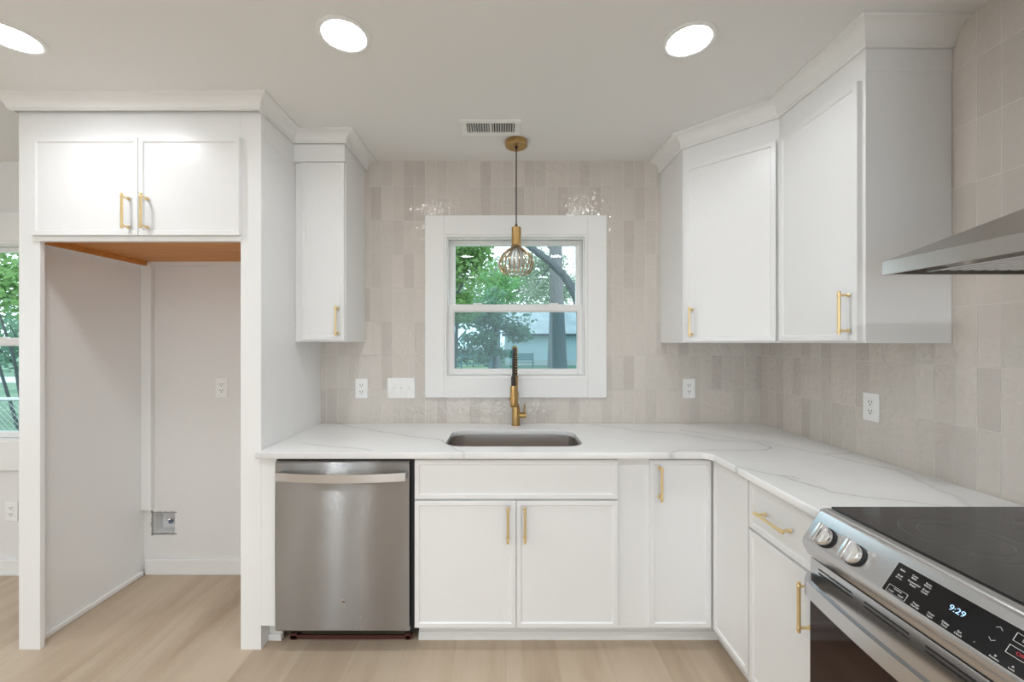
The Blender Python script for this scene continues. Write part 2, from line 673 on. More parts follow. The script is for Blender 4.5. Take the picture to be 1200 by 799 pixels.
def rounded_rect(x0, x1, y0, y1, r, n=8):
    pts = []
    for cx, cy, a0 in ((x1 - r, y1 - r, 0), (x0 + r, y1 - r, 90), (x0 + r, y0 + r, 180), (x1 - r, y0 + r, 270)):
        for i in range(n + 1):
            a = math.radians(a0 + 90.0 * i / n)
            pts.append((cx + r * math.cos(a), cy + r * math.sin(a)))
    return pts


def wall_with_holes(mb, axis, u0, u1, z0, z1, t0, t1, holes):
    """A slab wall; axis 'x' runs along x (thickness in y), 'y' the other way round. holes: (u0, u1, z0, z1)."""
    us = sorted({u0, u1} | {h[0] for h in holes} | {h[1] for h in holes})
    zs = sorted({z0, z1} | {h[2] for h in holes} | {h[3] for h in holes})
    for a, b in zip(us, us[1:]):
        run = None
        for c, d in list(zip(zs, zs[1:])) + [(None, None)]:
            solid = c is not None and not any(h[0] <= a and b <= h[1] and h[2] <= c and d <= h[3] for h in holes)
            if solid:
                run = (run[0], d) if run else (c, d)
            elif run:
                if axis == 'x':
                    mb.box(a, b, t0, t1, run[0], run[1])
                else:
                    mb.box(t0, t1, a, b, run[0], run[1])
                run = None


def sweep(mb, path, prof, closed=False):
    """Sweep profile (out, z) along a polyline in plan; outward is to the right of travel. Mitred corners."""
    t = bmesh.new()
    P = [Vector(p) for p in path]
    rings = []
    for i, p in enumerate(P):
        d0 = (P[i] - P[i - 1]).normalized() if i > 0 else None
        d1 = (P[i + 1] - P[i]).normalized() if i < len(P) - 1 else None
        if d0 is None:
            d0 = d1
        if d1 is None:
            d1 = d0
        n0 = Vector((d0.y, -d0.x))
        n1 = Vector((d1.y, -d1.x))
        m = (n0 + n1).normalized()
        m = m / max(0.2, m.dot(n0))
        rings.append([t.verts.new((p.x + m.x * o, p.y + m.y * o, z)) for o, z in prof])
    k = len(prof)
    for A, B in zip(rings, rings[1:]):
        for j in range(k):
            t.faces.new((A[j], A[(j + 1) % k], B[(j + 1) % k], B[j]))
    t.faces.new(rings[0])
    t.faces.new(rings[-1][::-1])
    bmesh.ops.recalc_face_normals(t, faces=t.faces[:])
    mb._add(t)


# ------------------------------------------------------------------ the room
mb = MB()
mb.box(XL, XR + 0.12, YB, 0.12, -0.1, 0.0)
struct(mb.build('floor', 'floor'), 'light oak plank floor')

mb = MB()
mb.box(XL - 0.12, XR + 0.12, YB - 0.12, 0.12, ZC, ZC + 0.1)
struct(mb.build('ceiling', 'ceiling'), 'flat off-white ceiling')

WIN1 = (-0.351, 0.509, 1.176, 2.036)
WIN2 = (-3.90, -2.80, 0.795, 1.995)
BOX = (-2.104, -1.970, 0.240, 0.366)
mb = MB()
wall_with_holes(mb, 'x', XL - 0.12, XR + 0.12, -0.1, ZC, 0.006, 0.14, [WIN1, WIN2, (BOX[0], BOX[1], BOX[2], BOX[3])])
wb = struct(mb.build('wall_back', 'wall'), 'off-white painted wall behind the cabinets')
mb = MB()
wall_with_holes(mb, 'x', -1.092, XR - 0.006, 0.876, ZC, 0.0, 0.0055, [WIN1])
mb.build('tile_backsplash', 'tile_x', wb)['label'] = 'glazed beige tile stacked upright around the window'
mb = MB()
mb.box(XR + 0.0005, XR + 0.12, YB, 0.006, -0.1, ZC)
wr = struct(mb.build('wall_right', 'wall'), 'wall behind the range')
mb = MB()
mb.box(XR - 0.006, XR, -3.2, 0.0, 0.876, ZC)
mb.build('tile_backsplash', 'tile_y', wr)['label'] = 'glazed beige tile behind the range'

# open side and wall behind the camera; unseen openings added to bring in daylight
GL = (-5.2 + 0.0, 0, 0, 0)
mb = MB()
wall_with_holes(mb, 'y', YB, 0.006, -0.1, ZC, XL - 0.12, XL, [(-4.6, -2.4, 0.6, 2.1)])
struct(mb.build('wall_left', 'wall'))
mb = MB()
wall_with_holes(mb, 'x', XL - 0.12, XR + 0.12, -0.1, ZC, YB - 0.12, YB, [(-3.80, -3.50, 0.9, 2.3), (-2.99, -2.72, 0.1, 2.4), (-1.45, 1.1, 0.0, 2.15)])  # narrow openings added to streak the dishwasher steel, wide one for ambient light
struct(mb.build('wall_rear', 'wall'))


def portal(x, y, z, sx, sz, rot):
    ld = bpy.data.lights.new('window_portal', 'AREA')
    ld.shape = 'RECTANGLE'
    ld.size = sx
    ld.size_y = sz
    ld.cycles.is_portal = True
    lo = bpy.data.objects.new('window_portal', ld)
    lo.location = (x, y, z)
    lo.rotation_euler = rot
    COL.objects.link(lo)


portal(-3.65, YB - 0.10, 1.6, 0.30, 1.4, (PI / 2, 0, PI))
portal(-2.855, YB - 0.10, 1.25, 0.27, 2.3, (PI / 2, 0, PI))
portal(-0.175, YB - 0.10, 1.075, 2.55, 2.15, (PI / 2, 0, PI))
portal(XL - 0.10, -3.5, 1.35, 2.2, 1.5, (PI / 2, 0, -PI / 2))
portal(0.08, 0.135, 1.606, 0.86, 0.86, (PI / 2, 0, 0))
portal(-3.35, 0.135, 1.395, 1.1, 1.2, (PI / 2, 0, 0))

# baseboards
mb = MB()
mb.box(-2.136, -1.122, -0.014, 0.0055, 0.0, 0.089, 0.003)
struct(mb.build('baseboard_back', 'trim'), 'white baseboard at the back of the fridge alcove')
mb = MB()
mb.box(XL, -2.192, -0.014, 0.0055, 0.0, 0.087, 0.003)
mb.box(XL, -2.192, -0.024, -0.0145, 0.0, 0.018, 0.003)
struct(mb.build('baseboard_left', 'trim'), 'white baseboard under the dining window')
# thin moulding strips
mb = MB()
mb.box(-2.1575, -2.139, -0.585, -0.016, 0.0, 0.026, 0.005)
struct(mb.build('trim_1', 'trim'), 'white quarter round along the alcove side panel')
mb = MB()
sweep(mb, [(-0.393, -0.535), (1.022, -0.535), (1.022, -1.27)], [(0.0, 0.0), (0.014, 0.0), (0.014, 0.012), (0.005, 0.034), (0.0, 0.034)])
struct(mb.build('trim_2', 'trim'), 'white shoe strip along the toe kicks')
mb = MB()
mb.box(-2.1575, -2.097, -0.020, 0.0055, 0.386, 1.866, 0.003)
struct(mb.build('trim_3', 'trim'), 'white vertical strip in the corner of the alcove')


def crown_profile(zb, proj):
    h = ZC - 0.0005 - zb
    pts = [(0.0, zb), (0.010, zb), (0.010, zb + 0.10 * h)]
    for i in range(0, 9):
        a = i / 8.0 * PI / 2
        pts.append((0.014 + (proj - 0.024) * (1 - math.cos(a)), zb + h * (0.14 + 0.70 * math.sin(a))))
    pts += [(proj, zb + 0.86 * h), (proj, ZC - 0.0005), (0.0, ZC - 0.0005)]
    return pts


mb = MB()
sweep(mb, [(-2.1895, -0.0005), (-2.1895, -0.6315), (-1.0905, -0.6315), (-1.0905, -0.3265), (-0.8235, -0.3265), (-0.8235, -0.0005)], crown_profile(2.424, 0.066))
struct(mb.build('trim_4', 'trim'), 'white crown moulding around the fridge surround')
mb = MB()
sweep(mb, [(0.9465, -0.0005), (0.9465, -0.3055), (1.252, -0.611), (1.252, -1.0515), (XR - 0.0065, -1.0515)], crown_profile(2.402, 0.064))
struct(mb.build('trim_5', 'trim'), 'white crown moulding around the cabinets beside the range')


# ------------------------------------------------------------------ windows
def make_window(name, x0, x1, z0, z1, cas, sill_h, meet, screen):
    """Double-hung window: the opening x0..x1, z0..z1 in the sink wall, casing on the room side."""
    root = empty(name, ((x0 + x1) / 2, 0.0, z0))
    struct(root)
    mb = MB()
    a, b, c, d = x0 - cas, x1 + cas, z0 - sill_h, z1 + cas
    mb.box(a, x0 + 0.002, -0.018, -0.0005, c, d, 0.0025)
    mb.box(x1 - 0.002, b, -0.018, -0.0005, c, d, 0.0025)
    mb.box(x0 + 0.002, x1 - 0.002, -0.018, -0.0005, z1 - 0.002, d, 0.0025)
    mb.box(x0 + 0.002, x1 - 0.002, -0.018, -0.0005, c, z0 + 0.002, 0.0025)
    mb.build('window_casing', 'trim', root)
    mb = MB()
    t = 0.016
    y0, y1 = -0.012, 0.135
    e = 0.0005
    mb.box(x0 + e, x0 + t, y0, y1, z0 + e, z1 - e)
    mb.box(x1 - t, x1 - e, y0, y1, z0 + e, z1 - e)
    mb.box(x0 + t, x1 - t, y0, y1, z1 - t, z1 - e)
    mb.box(x0 + t, x1 - t, y0, y1, z0 + e, z0 + t)
    # parting stops
    mb.box(x0 + t, x0 + t + 0.008, 0.012, 0.024, z0 + t, z1 - t)
    mb.box(x1 - t - 0.008, x1 - t, 0.012, 0.024, z0 + t, z1 - t)
    mb.box(x0 + t + 0.008, x1 - t - 0.008, 0.012, 0.024, z1 - t - 0.010, z1 - t)
    mb.build('window_frame', 'trim', root)
    X0, X1 = x0 + t + 0.001, x1 - t - 0.001
    st = 0.034

    def sash(nm, s0, s1, y0, y1, gm, top, bot):
        mb = MB()
        mb.box(X0, X0 + st, y0, y1, s0, s1, 0.003)
        mb.box(X1 - st, X1, y0, y1, s0, s1, 0.003)
        mb.box(X0 + st, X1 - st, y0, y1, s1 - top, s1, 0.003)
        mb.box(X0 + st, X1 - st, y0, y1, s0, s0 + bot, 0.003)
        # glazing bead
        for q in (0.006,):
            mb.box(X0 + st, X0 + st + q, y0 + 0.006, y1 - 0.004, s0 + bot, s1 - top)
            mb.box(X1 - st - q, X1 - st, y0 + 0.006, y1 - 0.004, s0 + bot, s1 - top)
            mb.box(X0 + st + q, X1 - st - q, y0 + 0.006, y1 - 0.004, s1 - top - q, s1 - top)
            mb.box(X0 + st + q, X1 - st - q, y0 + 0.006, y1 - 0.004, s0 + bot, s0 + bot + q)
        so_ = mb.build(nm, 'trim', root)
        mb = MB()
        ym = (y0 + y1) / 2
        mb.faces([(X0 + st, ym, s0 + bot), (X1 - st, ym, s0 + bot), (X1 - st, ym, s1 - top), (X0 + st, ym, s1 - top)], [(0, 1, 2, 3)])
        mb.build('pane', gm, so_)
        return so_
    sash('upper_sash', meet - 0.016, z1 - t - 0.001, 0.066, 0.100, 'glass', 0.026, 0.030)
    ls = sash('lower_sash', z0 + t + 0.001, meet + 0.016, 0.026, 0.060, 'glass_low', 0.040, 0.030)
    # two low sash locks on the meeting rail
    mb = MB()
    w_ = X1 - X0
    for f in (0.22, 0.78):
        cx = X0 + w_ * f
        mb.box(cx - 0.028, cx + 0.028, 0.030, 0.058, meet + 0.016, meet + 0.024, 0.003)
    mb.build('sash_lock', 'white_plastic', ls)
    if screen:
        mb = MB()
        ym = 0.118
        mb.faces([(X0, ym, z0 + t), (X1, ym, z0 + t), (X1, ym, meet), (X0, ym, meet)], [(0, 1, 2, 3)])
        mb.build('insect_screen', 'screen', root)
    return root


w1 = make_window('window_1', *WIN1, 0.112, 0.116, 1.604, True)
w1['label'] = 'white double-hung window over the sink'
w2 = make_window('window_2', *WIN2, 0.17, 0.17, 1.398, False)
w2['label'] = 'white window seen past the fridge surround'


# ------------------------------------------------------------------ cabinet parts
def handle(parent, x, z, vertical=True, length=0.155):
    """Gold bar pull in the local frame of a door whose outer face is y = 0 (towards -y)."""
    mb = MB()
    h = length / 2
    ax = Vector((0, 0, 1)) if vertical else Vector((1, 0, 0))
    c = Vector((x, -0.034, z))
    r = 0.0055
    prof = [(r * 0.8, -h), (r, -h + 0.001), (r, h - 0.001), (r * 0.8, h)]
    mb.lathe(prof, c, ax, 12)
    for s in (-1, 1):
        q = c + ax * s * (h - 0.014)
        mb.lathe([(0.0058, -0.006), (0.0066, -0.005), (0.0066, 0.005), (0.0058, 0.006)], q, ax, 12)
        mb.lathe([(0.0048, -0.036), (0.0046, -0.030), (0.0046, -0.004)], (q.x, 0.0, q.z) if True else q, (0, 1, 0), 10)
        mb.lathe([(0.0048, -0.005), (0.008, -0.002), (0.008, -0.0003)], (q.x, 0.0, q.z), (0, 1, 0), 12)
    o = mb.build('handle', 'gold', parent, True, True)
    o['label'] = 'satin gold bar handle'
    return o


def door(parent, name, x0, z0, x1, z1, hnd=None, loc=None, rz=0.0, frame=0.019, recess=0.006, t=0.0195):
    """Slim-framed door. Local frame: face plane of the cabinet at y = 0, the door in front of it (-y)."""
    w_, h_ = x1 - x0, z1 - z0
    b = bmesh.new()
    y0, y1 = -0.0005, -t
    e = 0.0012
    f = frame

    def ring(a, y):
        return [b.verts.new(p) for p in ((a, y, a), (w_ - a, y, a), (w_ - a, y, h_ - a), (a, y, h_ - a))]
    R = [ring(0, y0), ring(0, y1 + e), ring(e, y1), ring(f, y1), ring(f + 0.004, y1 + recess)]
    for A, B in zip(R, R[1:]):
        for i in range(4):
            b.faces.new((A[i], A[(i + 1) % 4], B[(i + 1) % 4], B[i]))
    b.faces.new(R[0][::-1])
    b.faces.new(R[-1])
    bmesh.ops.recalc_face_normals(b, faces=b.faces[:])
    mb = MB()
    mb._add(b)
    o = mb.build(name, 'cabinet', parent, True)
    o.location = loc if loc is not None else (x0, 0, z0)
    o.rotation_euler = (0, 0, rz)
    if hnd:
        hx, hz, vert = hnd
        g = handle(o, hx, hz, vert)
        g.location = (0, -t, 0)
    return o


HL = 0.155
FY = -0.61      # face plane of the base run and the fridge surround
UY = -0.305     # face plane of the shallow wall cabinets

# fridge surround: two full height side panels
for nm, xa, xb, s0, s1, lab in (
        ('fridge_side_panel', -2.188, -2.158, -2.188, -2.092, 'tall white side panel of the fridge alcove beside the dining window'),
        ('fridge_side_panel', -1.120, -1.092, -1.185, -1.092, 'tall white side panel between the fridge alcove and the countertop')):
    root = empty(nm, ((xa + xb) / 2, -0.3, 0))
    tag(root, lab, 'cabinet panel', 'side panels of the fridge alcove')
    mb = MB()
    mb.box(xa, xb, FY + 0.0205, 0.0 if xb > -2 else 0.005, 0.0, ZC - 0.001)
    mb.build('panel', 'cabinet', root)
    mb = MB()
    mb.box(s0, s1, FY, FY + 0.02, 0.0, ZC - 0.001, 0.0012)
    mb.build('stile', 'cabinet', root)
    if xb > -2:
        mb = MB()
        mb.box(xb - 0.003, xb + 0.0016, FY + 0.022, UY - 0.0005, 2.319, 2.4225, 0.0006)
        mb.build('frieze', 'cabinet', root)

# cabinet over the fridge
root = empty('over_fridge_cabinet', (-2.157, FY, 1.845))
tag(root, 'wide white two door cabinet over the empty fridge alcove', 'cabinet')
mb = MB()
mb.box(-2.157, -2.139, FY + 0.021, 0.0, 1.846, 2.40)
mb.box(-1.139, -1.1215, FY + 0.021, 0.0, 1.846, 2.40)
mb.box(-2.139, -1.139, FY + 0.021, 0.0, 2.385, 2.40)
mb.box(-2.139, -1.139, -0.012, 0.0, 1.846, 2.385)
mb.build('body', 'cabinet', root)
mb = MB()
mb.box(-2.0915, -1.1855, FY, FY + 0.02, 1.846, 1.88, 0.001)
mb.box(-2.0915, -1.1855, FY, FY + 0.02, 2.29, ZC - 0.001, 0.001)
mb.box(-1.65, -1.615, FY, FY + 0.02, 1.88, 2.29)
mb.build('face_frame', 'cabinet', root)
mb = MB()
mb.box(-2.112, -1.176, FY - 0.008, FY - 0.0005, 1.846, 1.868, 0.001)
mb.build('bottom_rail', 'cabinet', root)
mb = MB()
mb.box(-2.139, -1.139, FY + 0.022, -0.013, 1.872, 1.884)
ub = mb.build('bottom_panel', 'plywood', root)
ub['label'] = 'bare orange plywood underside'
mb = MB()
mb.box(-2.138, -2.120, FY + 0.0225, -0.0135, 1.846, 1.8715)
mb.build('bottom_cleat', 'plywood', root)
lx = root.location.x
zb = root.location.z
door(root, 'door', -2.110 - lx, 1.869 - zb, -1.6335 - lx, 2.308 - zb, (0.4765 - 0.040, 0.022 + HL / 2, True))
door(root, 'door', -1.6305 - lx, 1.869 - zb, -1.180 - lx, 2.308 - zb, (0.040, 0.022 + HL / 2, True))

# narrow wall cabinet
root = empty('wall_cabinet', (-1.0905, UY, 1.39))
tag(root, 'narrow white wall cabinet between the tall fridge panel and the window', 'cabinet')
mb = MB()
mb.box(-1.0905, -0.825, UY, -0.0005, 1.392, ZC - 0.001, 0.0012)
mb.build('body', 'cabinet', root)
mb = MB()
mb.box(-1.0895, -0.8235, UY - 0.0195, UY - 0.0005, 2.332, 2.4225, 0.0008)
mb.build('frieze', 'cabinet', root)
door(root, 'door', 0.040, 0.012, 0.262, 0.938, (0.222 - 0.030, 0.022 + HL / 2, True))

# diagonal corner wall cabinet
root = empty('corner_wall_cabinet', (0.948, UY, 1.385))
tag(root, 'white diagonal corner wall cabinet with a single door', 'cabinet')
mb = MB()
poly = [(0.948, -0.0005), (0.948, UY), (1.253, FY), (XR - 0.0065, FY), (XR - 0.0065, -0.0005)]
mb.prism(poly, lambda u, v, t: (u, v, t), 1.387, ZC - 0.001)
mb.build('body', 'cabinet', root)
DL = math.hypot(1.253 - 0.948, 0.305)
door(root, 'door', 0, 0, DL - 0.030, 0.905, (0.035, 0.022 + HL / 2, True), loc=(0.019 * 0.707, -0.019 * 0.707, 0.010), rz=-PI / 4)

# wall cabinet beside the hood
root = empty('wall_cabinet', (1.253, FY - 0.001, 1.385))
tag(root, 'white wall cabinet on the range wall between the diagonal corner cabinet and the hood', 'cabinet')
mb = MB()
mb.box(1.253, XR - 0.0065, -1.050, FY - 0.001, 1.387, ZC - 0.001, 0.0012)
mb.build('body', 'cabinet', root)
mb = MB()
mb.box(1.253, XR - 0.0065, -1.0515, -1.0502, 2.325, 2.401)
mb.build('frieze', 'cabinet', root)
door(root, 'door', 0, 0, 0.405, 0.905, (0.405 - 0.035, 0.022 + HL / 2, True), loc=(0, -0.022, 0.010), rz=-PI / 2)

# ------------------------------------------------------------------ base cabinets
ZT = 0.874
# filler between side panel and dishwasher
root = empty('base_filler', (-1.06, FY, 0))
tag(root, 'narrow white filler strip between the tall panel and the dishwasher', 'cabinet panel')
mb = MB()
mb.box(-1.0915, -1.022, FY, FY + 0.02, 0.108, ZT, 0.001)
mb.build('panel', 'cabinet', root)
mb = MB()
mb.box(-1.0915, -1.030, -0.545, -0.53, 0.0, 0.135, 0.001)
mb.box(-1.0915, -1.030, -0.556, -0.5455, 0.0, 0.03, 0.003)
mb.build('toe_kick', 'trim', root)

# sink base
root = empty('sink_base_cabinet', (-0.397, FY, 0))
tag(root, 'white two door base cabinet under the sink', 'cabinet')
mb = MB()
mb.box(-0.397, -0.379, FY, -0.002, 0.10, ZT - 0.001)
mb.box(0.501, 0.519, FY, -0.002, 0.10, ZT - 0.001)
mb.box(-0.379, 0.501, FY, -0.002, 0.10, 0.118)
mb.box(-0.379, 0.501, -0.012, -0.002, 0.118, ZT - 0.001)
mb.box(-0.379, 0.501, FY, FY + 0.02, 0.66, 0.70)
mb.box(-0.379, 0.501, FY, FY + 0.02, 0.85, ZT - 0.001)
mb.box(0.04, 0.08, FY, FY + 0.02, 0.118, 0.66)
mb.build('body', 'cabinet', root)
mb = MB()
mb.box(-0.393, 0.519, -0.5345, -0.52, 0.0, 0.0995)
mb.build('toe_kick', 'trim', root)
W_ = 0.916
door(root, 'false_drawer_front', 0.003, 0.689, W_ - 0.003, 0.862)
door(root, 'door', 0.003, 0.112, 0.4565, 0.679, (0.4535 - 0.036, 0.567 - 0.020 - HL / 2, True))
door(root, 'door', 0.4595, 0.112, W_ - 0.003, 0.679, (0.036, 0.567 - 0.020 - HL / 2, True))

# corner base cabinet (L-shaped), with the filler face beside the sink base
root = empty('corner_base_cabinet', (0.5205, FY, 0))
tag(root, 'white corner base cabinet with doors meeting in the inside corner', 'cabinet')
XF = 0.958    # face plane of the range-side run
mb = MB()
poly = [(0.5205, -0.002), (0.5205, FY), (XF, FY), (XF, -0.898), (XR - 0.007, -0.898), (XR - 0.007, -0.002)]
mb.prism(poly, lambda u, v, t: (u, v, t), 0.10, ZT - 0.001)
mb.build('body', 'cabinet', root)
mb = MB()
mb.box(0.5195, 1.036, -0.5345, -0.52, 0.0, 0.0995)
mb.box(1.0225, 1.036, -1.27, -0.535, 0.0, 0.0995)
mb.build('toe_kick', 'trim', root)
door(root, 'door', 0.660 - 0.5205, 0.112, 0.934 - 0.5205, 0.862, (0.040, 0.750 - 0.020 - HL / 2, True))
door(root, 'door', 0, 0, 0.258, 0.750, None, loc=(XF - 0.5205, -0.026, 0.112), rz=-PI / 2)

# drawer base by the range
root = empty('drawer_base_cabinet', (XF, -0.899, 0))
tag(root, 'narrow white base cabinet with one drawer over one door beside the range', 'cabinet')
mb = MB()
mb.box(XF, XR - 0.007, -1.274, -0.899, 0.10, ZT - 0.001)
mb.build('body', 'cabinet', root)
door(root, 'drawer', 0, 0, 0.366, 0.173, (0.183 - 0.02, 0.0865, False), loc=(0, -0.004, 0.689), rz=-PI / 2)
door(root, 'door', 0, 0, 0.366, 0.567, (0.366 - 0.040 - 0.015, 0.567 - 0.020 - HL / 2, True), loc=(0, -0.004, 0.112), rz=-PI / 2)

# ------------------------------------------------------------------ countertop, sink, faucet
arc = []
for i in range(9):                      # rounded inside corner
    a = math.radians(90 - 90.0 * i / 8)
    arc.append((0.868 + 0.045 * math.cos(a), -0.705 + 0.045 * math.sin(a)))
loop = [(-1.0905, -0.0006), (-1.0905, -0.66)] + arc + [(0.913, -1.2880), (XR - 0.0066, -1.2880), (XR - 0.0066, -0.0006)]
hole = rounded_rect(-0.275, 0.385, -0.548, -0.190, 0.085)
mb = MB()
mb.mesh(outline_mesh([loop, hole], 0.876, 0.904, 0.0025))
o = mb.build('countertop', 'quartz')
tag(o, 'white quartz countertop with grey veins around the corner', 'countertop')

root = empty('sink', (0.055, -0.369, 0.66))
tag(root, 'stainless steel undermount sink below the window', 'sink')
b = bmesh.new()
rings = []
for (inx, z, r) in ((-0.022, 0.8752, 0.100), (0.002, 0.8752, 0.085), (0.003, 0.866, 0.084), (0.010, 0.72, 0.080), (0.018, 0.688, 0.075), (0.040, 0.675, 0.055)):
    rings.append([b.verts.new((x, y, z)) for x, y in rounded_rect(-0.275 - 0.004 + inx, 0.385 + 0.004 - inx, -0.548 - 0.004 + inx, -0.190 + 0.004 - inx, r, 10)])
for A, B in zip(rings, rings[1:]):
    n = len(A)
    for i in range(n):
        b.faces.new((A[i], A[(i + 1) % n], B[(i + 1) % n], B[i]))
b.faces.new(rings[-1])
bmesh.ops.recalc_face_normals(b, faces=b.faces[:])
mb = MB()
mb._add(b)
mb.build('basin', 'sink', root, smooth=True)
mb = MB()
mb.lathe([(0.0, 0.6755), (0.045, 0.6755), (0.045, 0.679), (0.036, 0.679), (0.032, 0.677), (0.0, 0.677)], (0.055, -0.30, 0), (0, 0, 1), 28, False)
mb.build('drain', 'chrome', root, smooth=True)

fx, fy = 0.078, -0.060
root = empty('faucet', (fx, fy, 0.9045))
tag(root, 'brushed gold spring pull-down kitchen faucet behind the sink', 'faucet')
mb = MB()
mb.lathe([(0.0, 0.9045), (0.026, 0.9045), (0.026, 0.911), (0.0225, 0.913), (0.0225, 1.005), (0.0215, 1.008), (0.0165, 1.026), (0.0165, 1.030), (0.012, 1.032), (0.012, 1.175), (0.0135, 1.177), (0.0135, 1.190), (0.0, 1.190)], (fx, fy, 0), (0, 0, 1), 28, False)
mb.build('body', 'brass', root, smooth=True)
mb = MB()
mb.lathe([(0.0, 0.018), (0.0165, 0.018), (0.0165, 0.058), (0.015, 0.0595), (0.0, 0.0595)], (fx, fy, 0.962), (1, 0, 0), 24, False)
mb.tube([(fx + 0.049, fy, 0.976), (fx + 0.050, fy, 0.99), (fx + 0.053, fy - 0.004, 1.028)], [0.0052, 0.0047, 0.0043], 12)
mb.build('lever', 'brass', root, smooth=True)
# arch in the plane towards the room, turned slightly to the left
dirv = Vector((-0.105, -0.994, 0)).normalized()
reach = 0.185
arch = []
z_r = 1.265
for i in range(6):
    arch.append(Vector((fx, fy, 1.185 + (z_r - 1.185) * i / 6)))
R_ = reach / 2
for i in range(25):
    a = PI - PI * i / 24
    arch.append(Vector((fx, fy, z_r)) + dirv * (R_ + R_ * math.cos(a)) + Vector((0, 0, R_ * math.sin(a))))
hx_, hy_ = fx + dirv.x * reach, fy + dirv.y * reach
for i in range(1, 5):
    arch.append(Vector((hx_, hy_, z_r - (z_r - 1.205) * i / 4)))
mb = MB()
mb.tube(arch, 0.0075, 12)
mb.build('hose', 'rubber', root, smooth=True)


def along(path, n):
    L = [0.0]
    for a, c in zip(path, path[1:]):
        L.append(L[-1] + (c - a).length)
    out = []
    j = 0
    for i in range(n):
        s = L[-1] * i / (n - 1)
        while j < len(L) - 2 and L[j + 1] < s:
            j += 1
        f = (s - L[j]) / (L[j + 1] - L[j])
        out.append((path[j].lerp(path[j + 1], f), (path[j + 1] - path[j]).normalized()))
    return out


side = dirv.cross(Vector((0, 0, 1))).normalized()
length = sum((c - a).length for a, c in zip(arch, arch[1:]))
coil_path = arch[:22]
length = sum((c - a).length for a, c in zip(coil_path, coil_path[1:]))
turns = length / 0.017
N_ = int(turns * 14)
helix = []
for i, (p, d) in enumerate(along(coil_path, N_)):
    n_ = side.cross(d).normalized()
    a = 2 * PI * turns * i / (N_ - 1)
    helix.append(p + (side * math.cos(a) + n_ * math.sin(a)) * 0.0108)
mb = MB()
mb.tube(helix, 0.0024, 6)
mb.build('spring', 'brass', root, smooth=True)
mb = MB()
mb.lathe([(0.0, 1.040), (0.016, 1.040), (0.0185, 1.046), (0.0185, 1.070), (0.0175, 1.074), (0.0175, 1.150), (0.015, 1.154), (0.0, 1.154)], (hx_, hy_, 0), (0, 0, 1), 24, False)
sh = mb.build('spray_head', 'brass', root, smooth=True)
mb = MB()
mb.lathe([(0.0, 1.1545), (0.0125, 1.1545), (0.0125, 1.200), (0.010, 1.205), (0.0, 1.205)], (hx_, hy_, 0), (0, 0, 1), 20, False)
mb.build('collar', 'rubber', sh, smooth=True)
mb = MB()
A_ = Vector((fx, fy, 1.085))
B_ = Vector((hx_, hy_, 1.085))
mb.tube([A_ + dirv * 0.010, B_ - dirv * 0.024], 0.0055, 12)
mb.lathe([(0.0125, 1.072), (0.0165, 1.072), (0.0165, 1.098), (0.0125, 1.098)], (fx, fy, 0), (0, 0, 1), 24, False)
mb.lathe([(0.0188, 1.078), (0.0245, 1.078), (0.0245, 1.092), (0.0188, 1.092), (0.0188, 1.078)], (hx_, hy_, 0), (0, 0, 1), 24, False)
mb.build('docking_arm', 'brass', root, smooth=True)

# ------------------------------------------------------------------ dishwasher
root = empty('dishwasher', (-0.71, FY, 0))
tag(root, 'stainless steel dishwasher with a bowed bar handle', 'dishwasher')
mb = MB()
mb.box(-1.0195, -0.401, -0.598, -0.03, 0.105, 0.868)
mb.box(-1.0195, -0.4005, -0.6085, -0.5985, 0.835, 0.872)
mb.box(-0.4145, -0.4005, -0.6085, -0.5985, 0.105, 0.8345)
mb.build('tub', 'black', root)
mb = MB()
DX0, DX1, DZ0, DZ1 = -1.016, -0.4165, 0.098, 0.860
yb_, yf = -0.6095, -0.632
prof = [(yb_, DZ0), (yf + 0.004, DZ0), (yf, DZ0 + 0.006)]
for i in range(11):
    z = DZ0 + 0.006 + (DZ1 - DZ0 - 0.02) * i / 10
    prof.append((yf - 0.0035 * math.sin(PI * i / 10), z))
prof += [(yf + 0.004, DZ1 - 0.004), (yf + 0.010, DZ1), (yb_, DZ1)]
mb.prism(prof, lambda u, v, t: (t, u, v), DX0, DX1, 0.0)
dd = mb.build('door', 'steel_dw', root, smooth=True)
mb = MB()
hz0, hz1 = 0.782, 0.818
n = 20
pts_o, pts_i = [], []
for i in range(n + 1):
    t = i / n
    x = DX0 + 0.020 + (DX1 - DX0 - 0.030) * t
    bow = 0.030 * (1 - (2 * t - 1) ** 2)
    pts_o.append((x, yf - 0.036 - bow))
    pts_i.append((x, yf - 0.024 - bow))
mb.prism(pts_o + pts_i[::-1], lambda u, v, t: (u, v, t), hz0, hz1, 0.0)
mb.box(pts_o[0][0] + 0.002, pts_o[0][0] + 0.03, yf - 0.036, yf - 0.0005, hz0 + 0.004, hz1 - 0.004, 0.002)
mb.box(pts_o[-1][0] - 0.03, pts_o[-1][0] - 0.002, yf - 0.036, yf - 0.0005, hz0 + 0.004, hz1 - 0.004, 0.002)
mb.build('handle', 'steel_h', dd, smooth=True)
mb = MB()
mb.lathe([(0.0, 0.0), (0.0125, 0.0), (0.0125, 0.0012), (0.0108, 0.0016), (0.0104, 0.0010), (0.0, 0.0010)], (-0.710, yf - 0.0025, 0.232), (0, -1, 0), 28, False)
em = mb.build('badge', 'steel_h', dd, smooth=True)
mb = MB()
me = text_mesh('GE', 0.011)
me.transform(Matrix.Translation((-0.710, yf - 0.0042, 0.232)) @ Matrix.Rotation(PI / 2, 4, 'X'))
mb.mesh(me)
mb.build('badge_lettering', 'black', dd)
mb = MB()
me = text_mesh('GE', 0.009, 1.0)
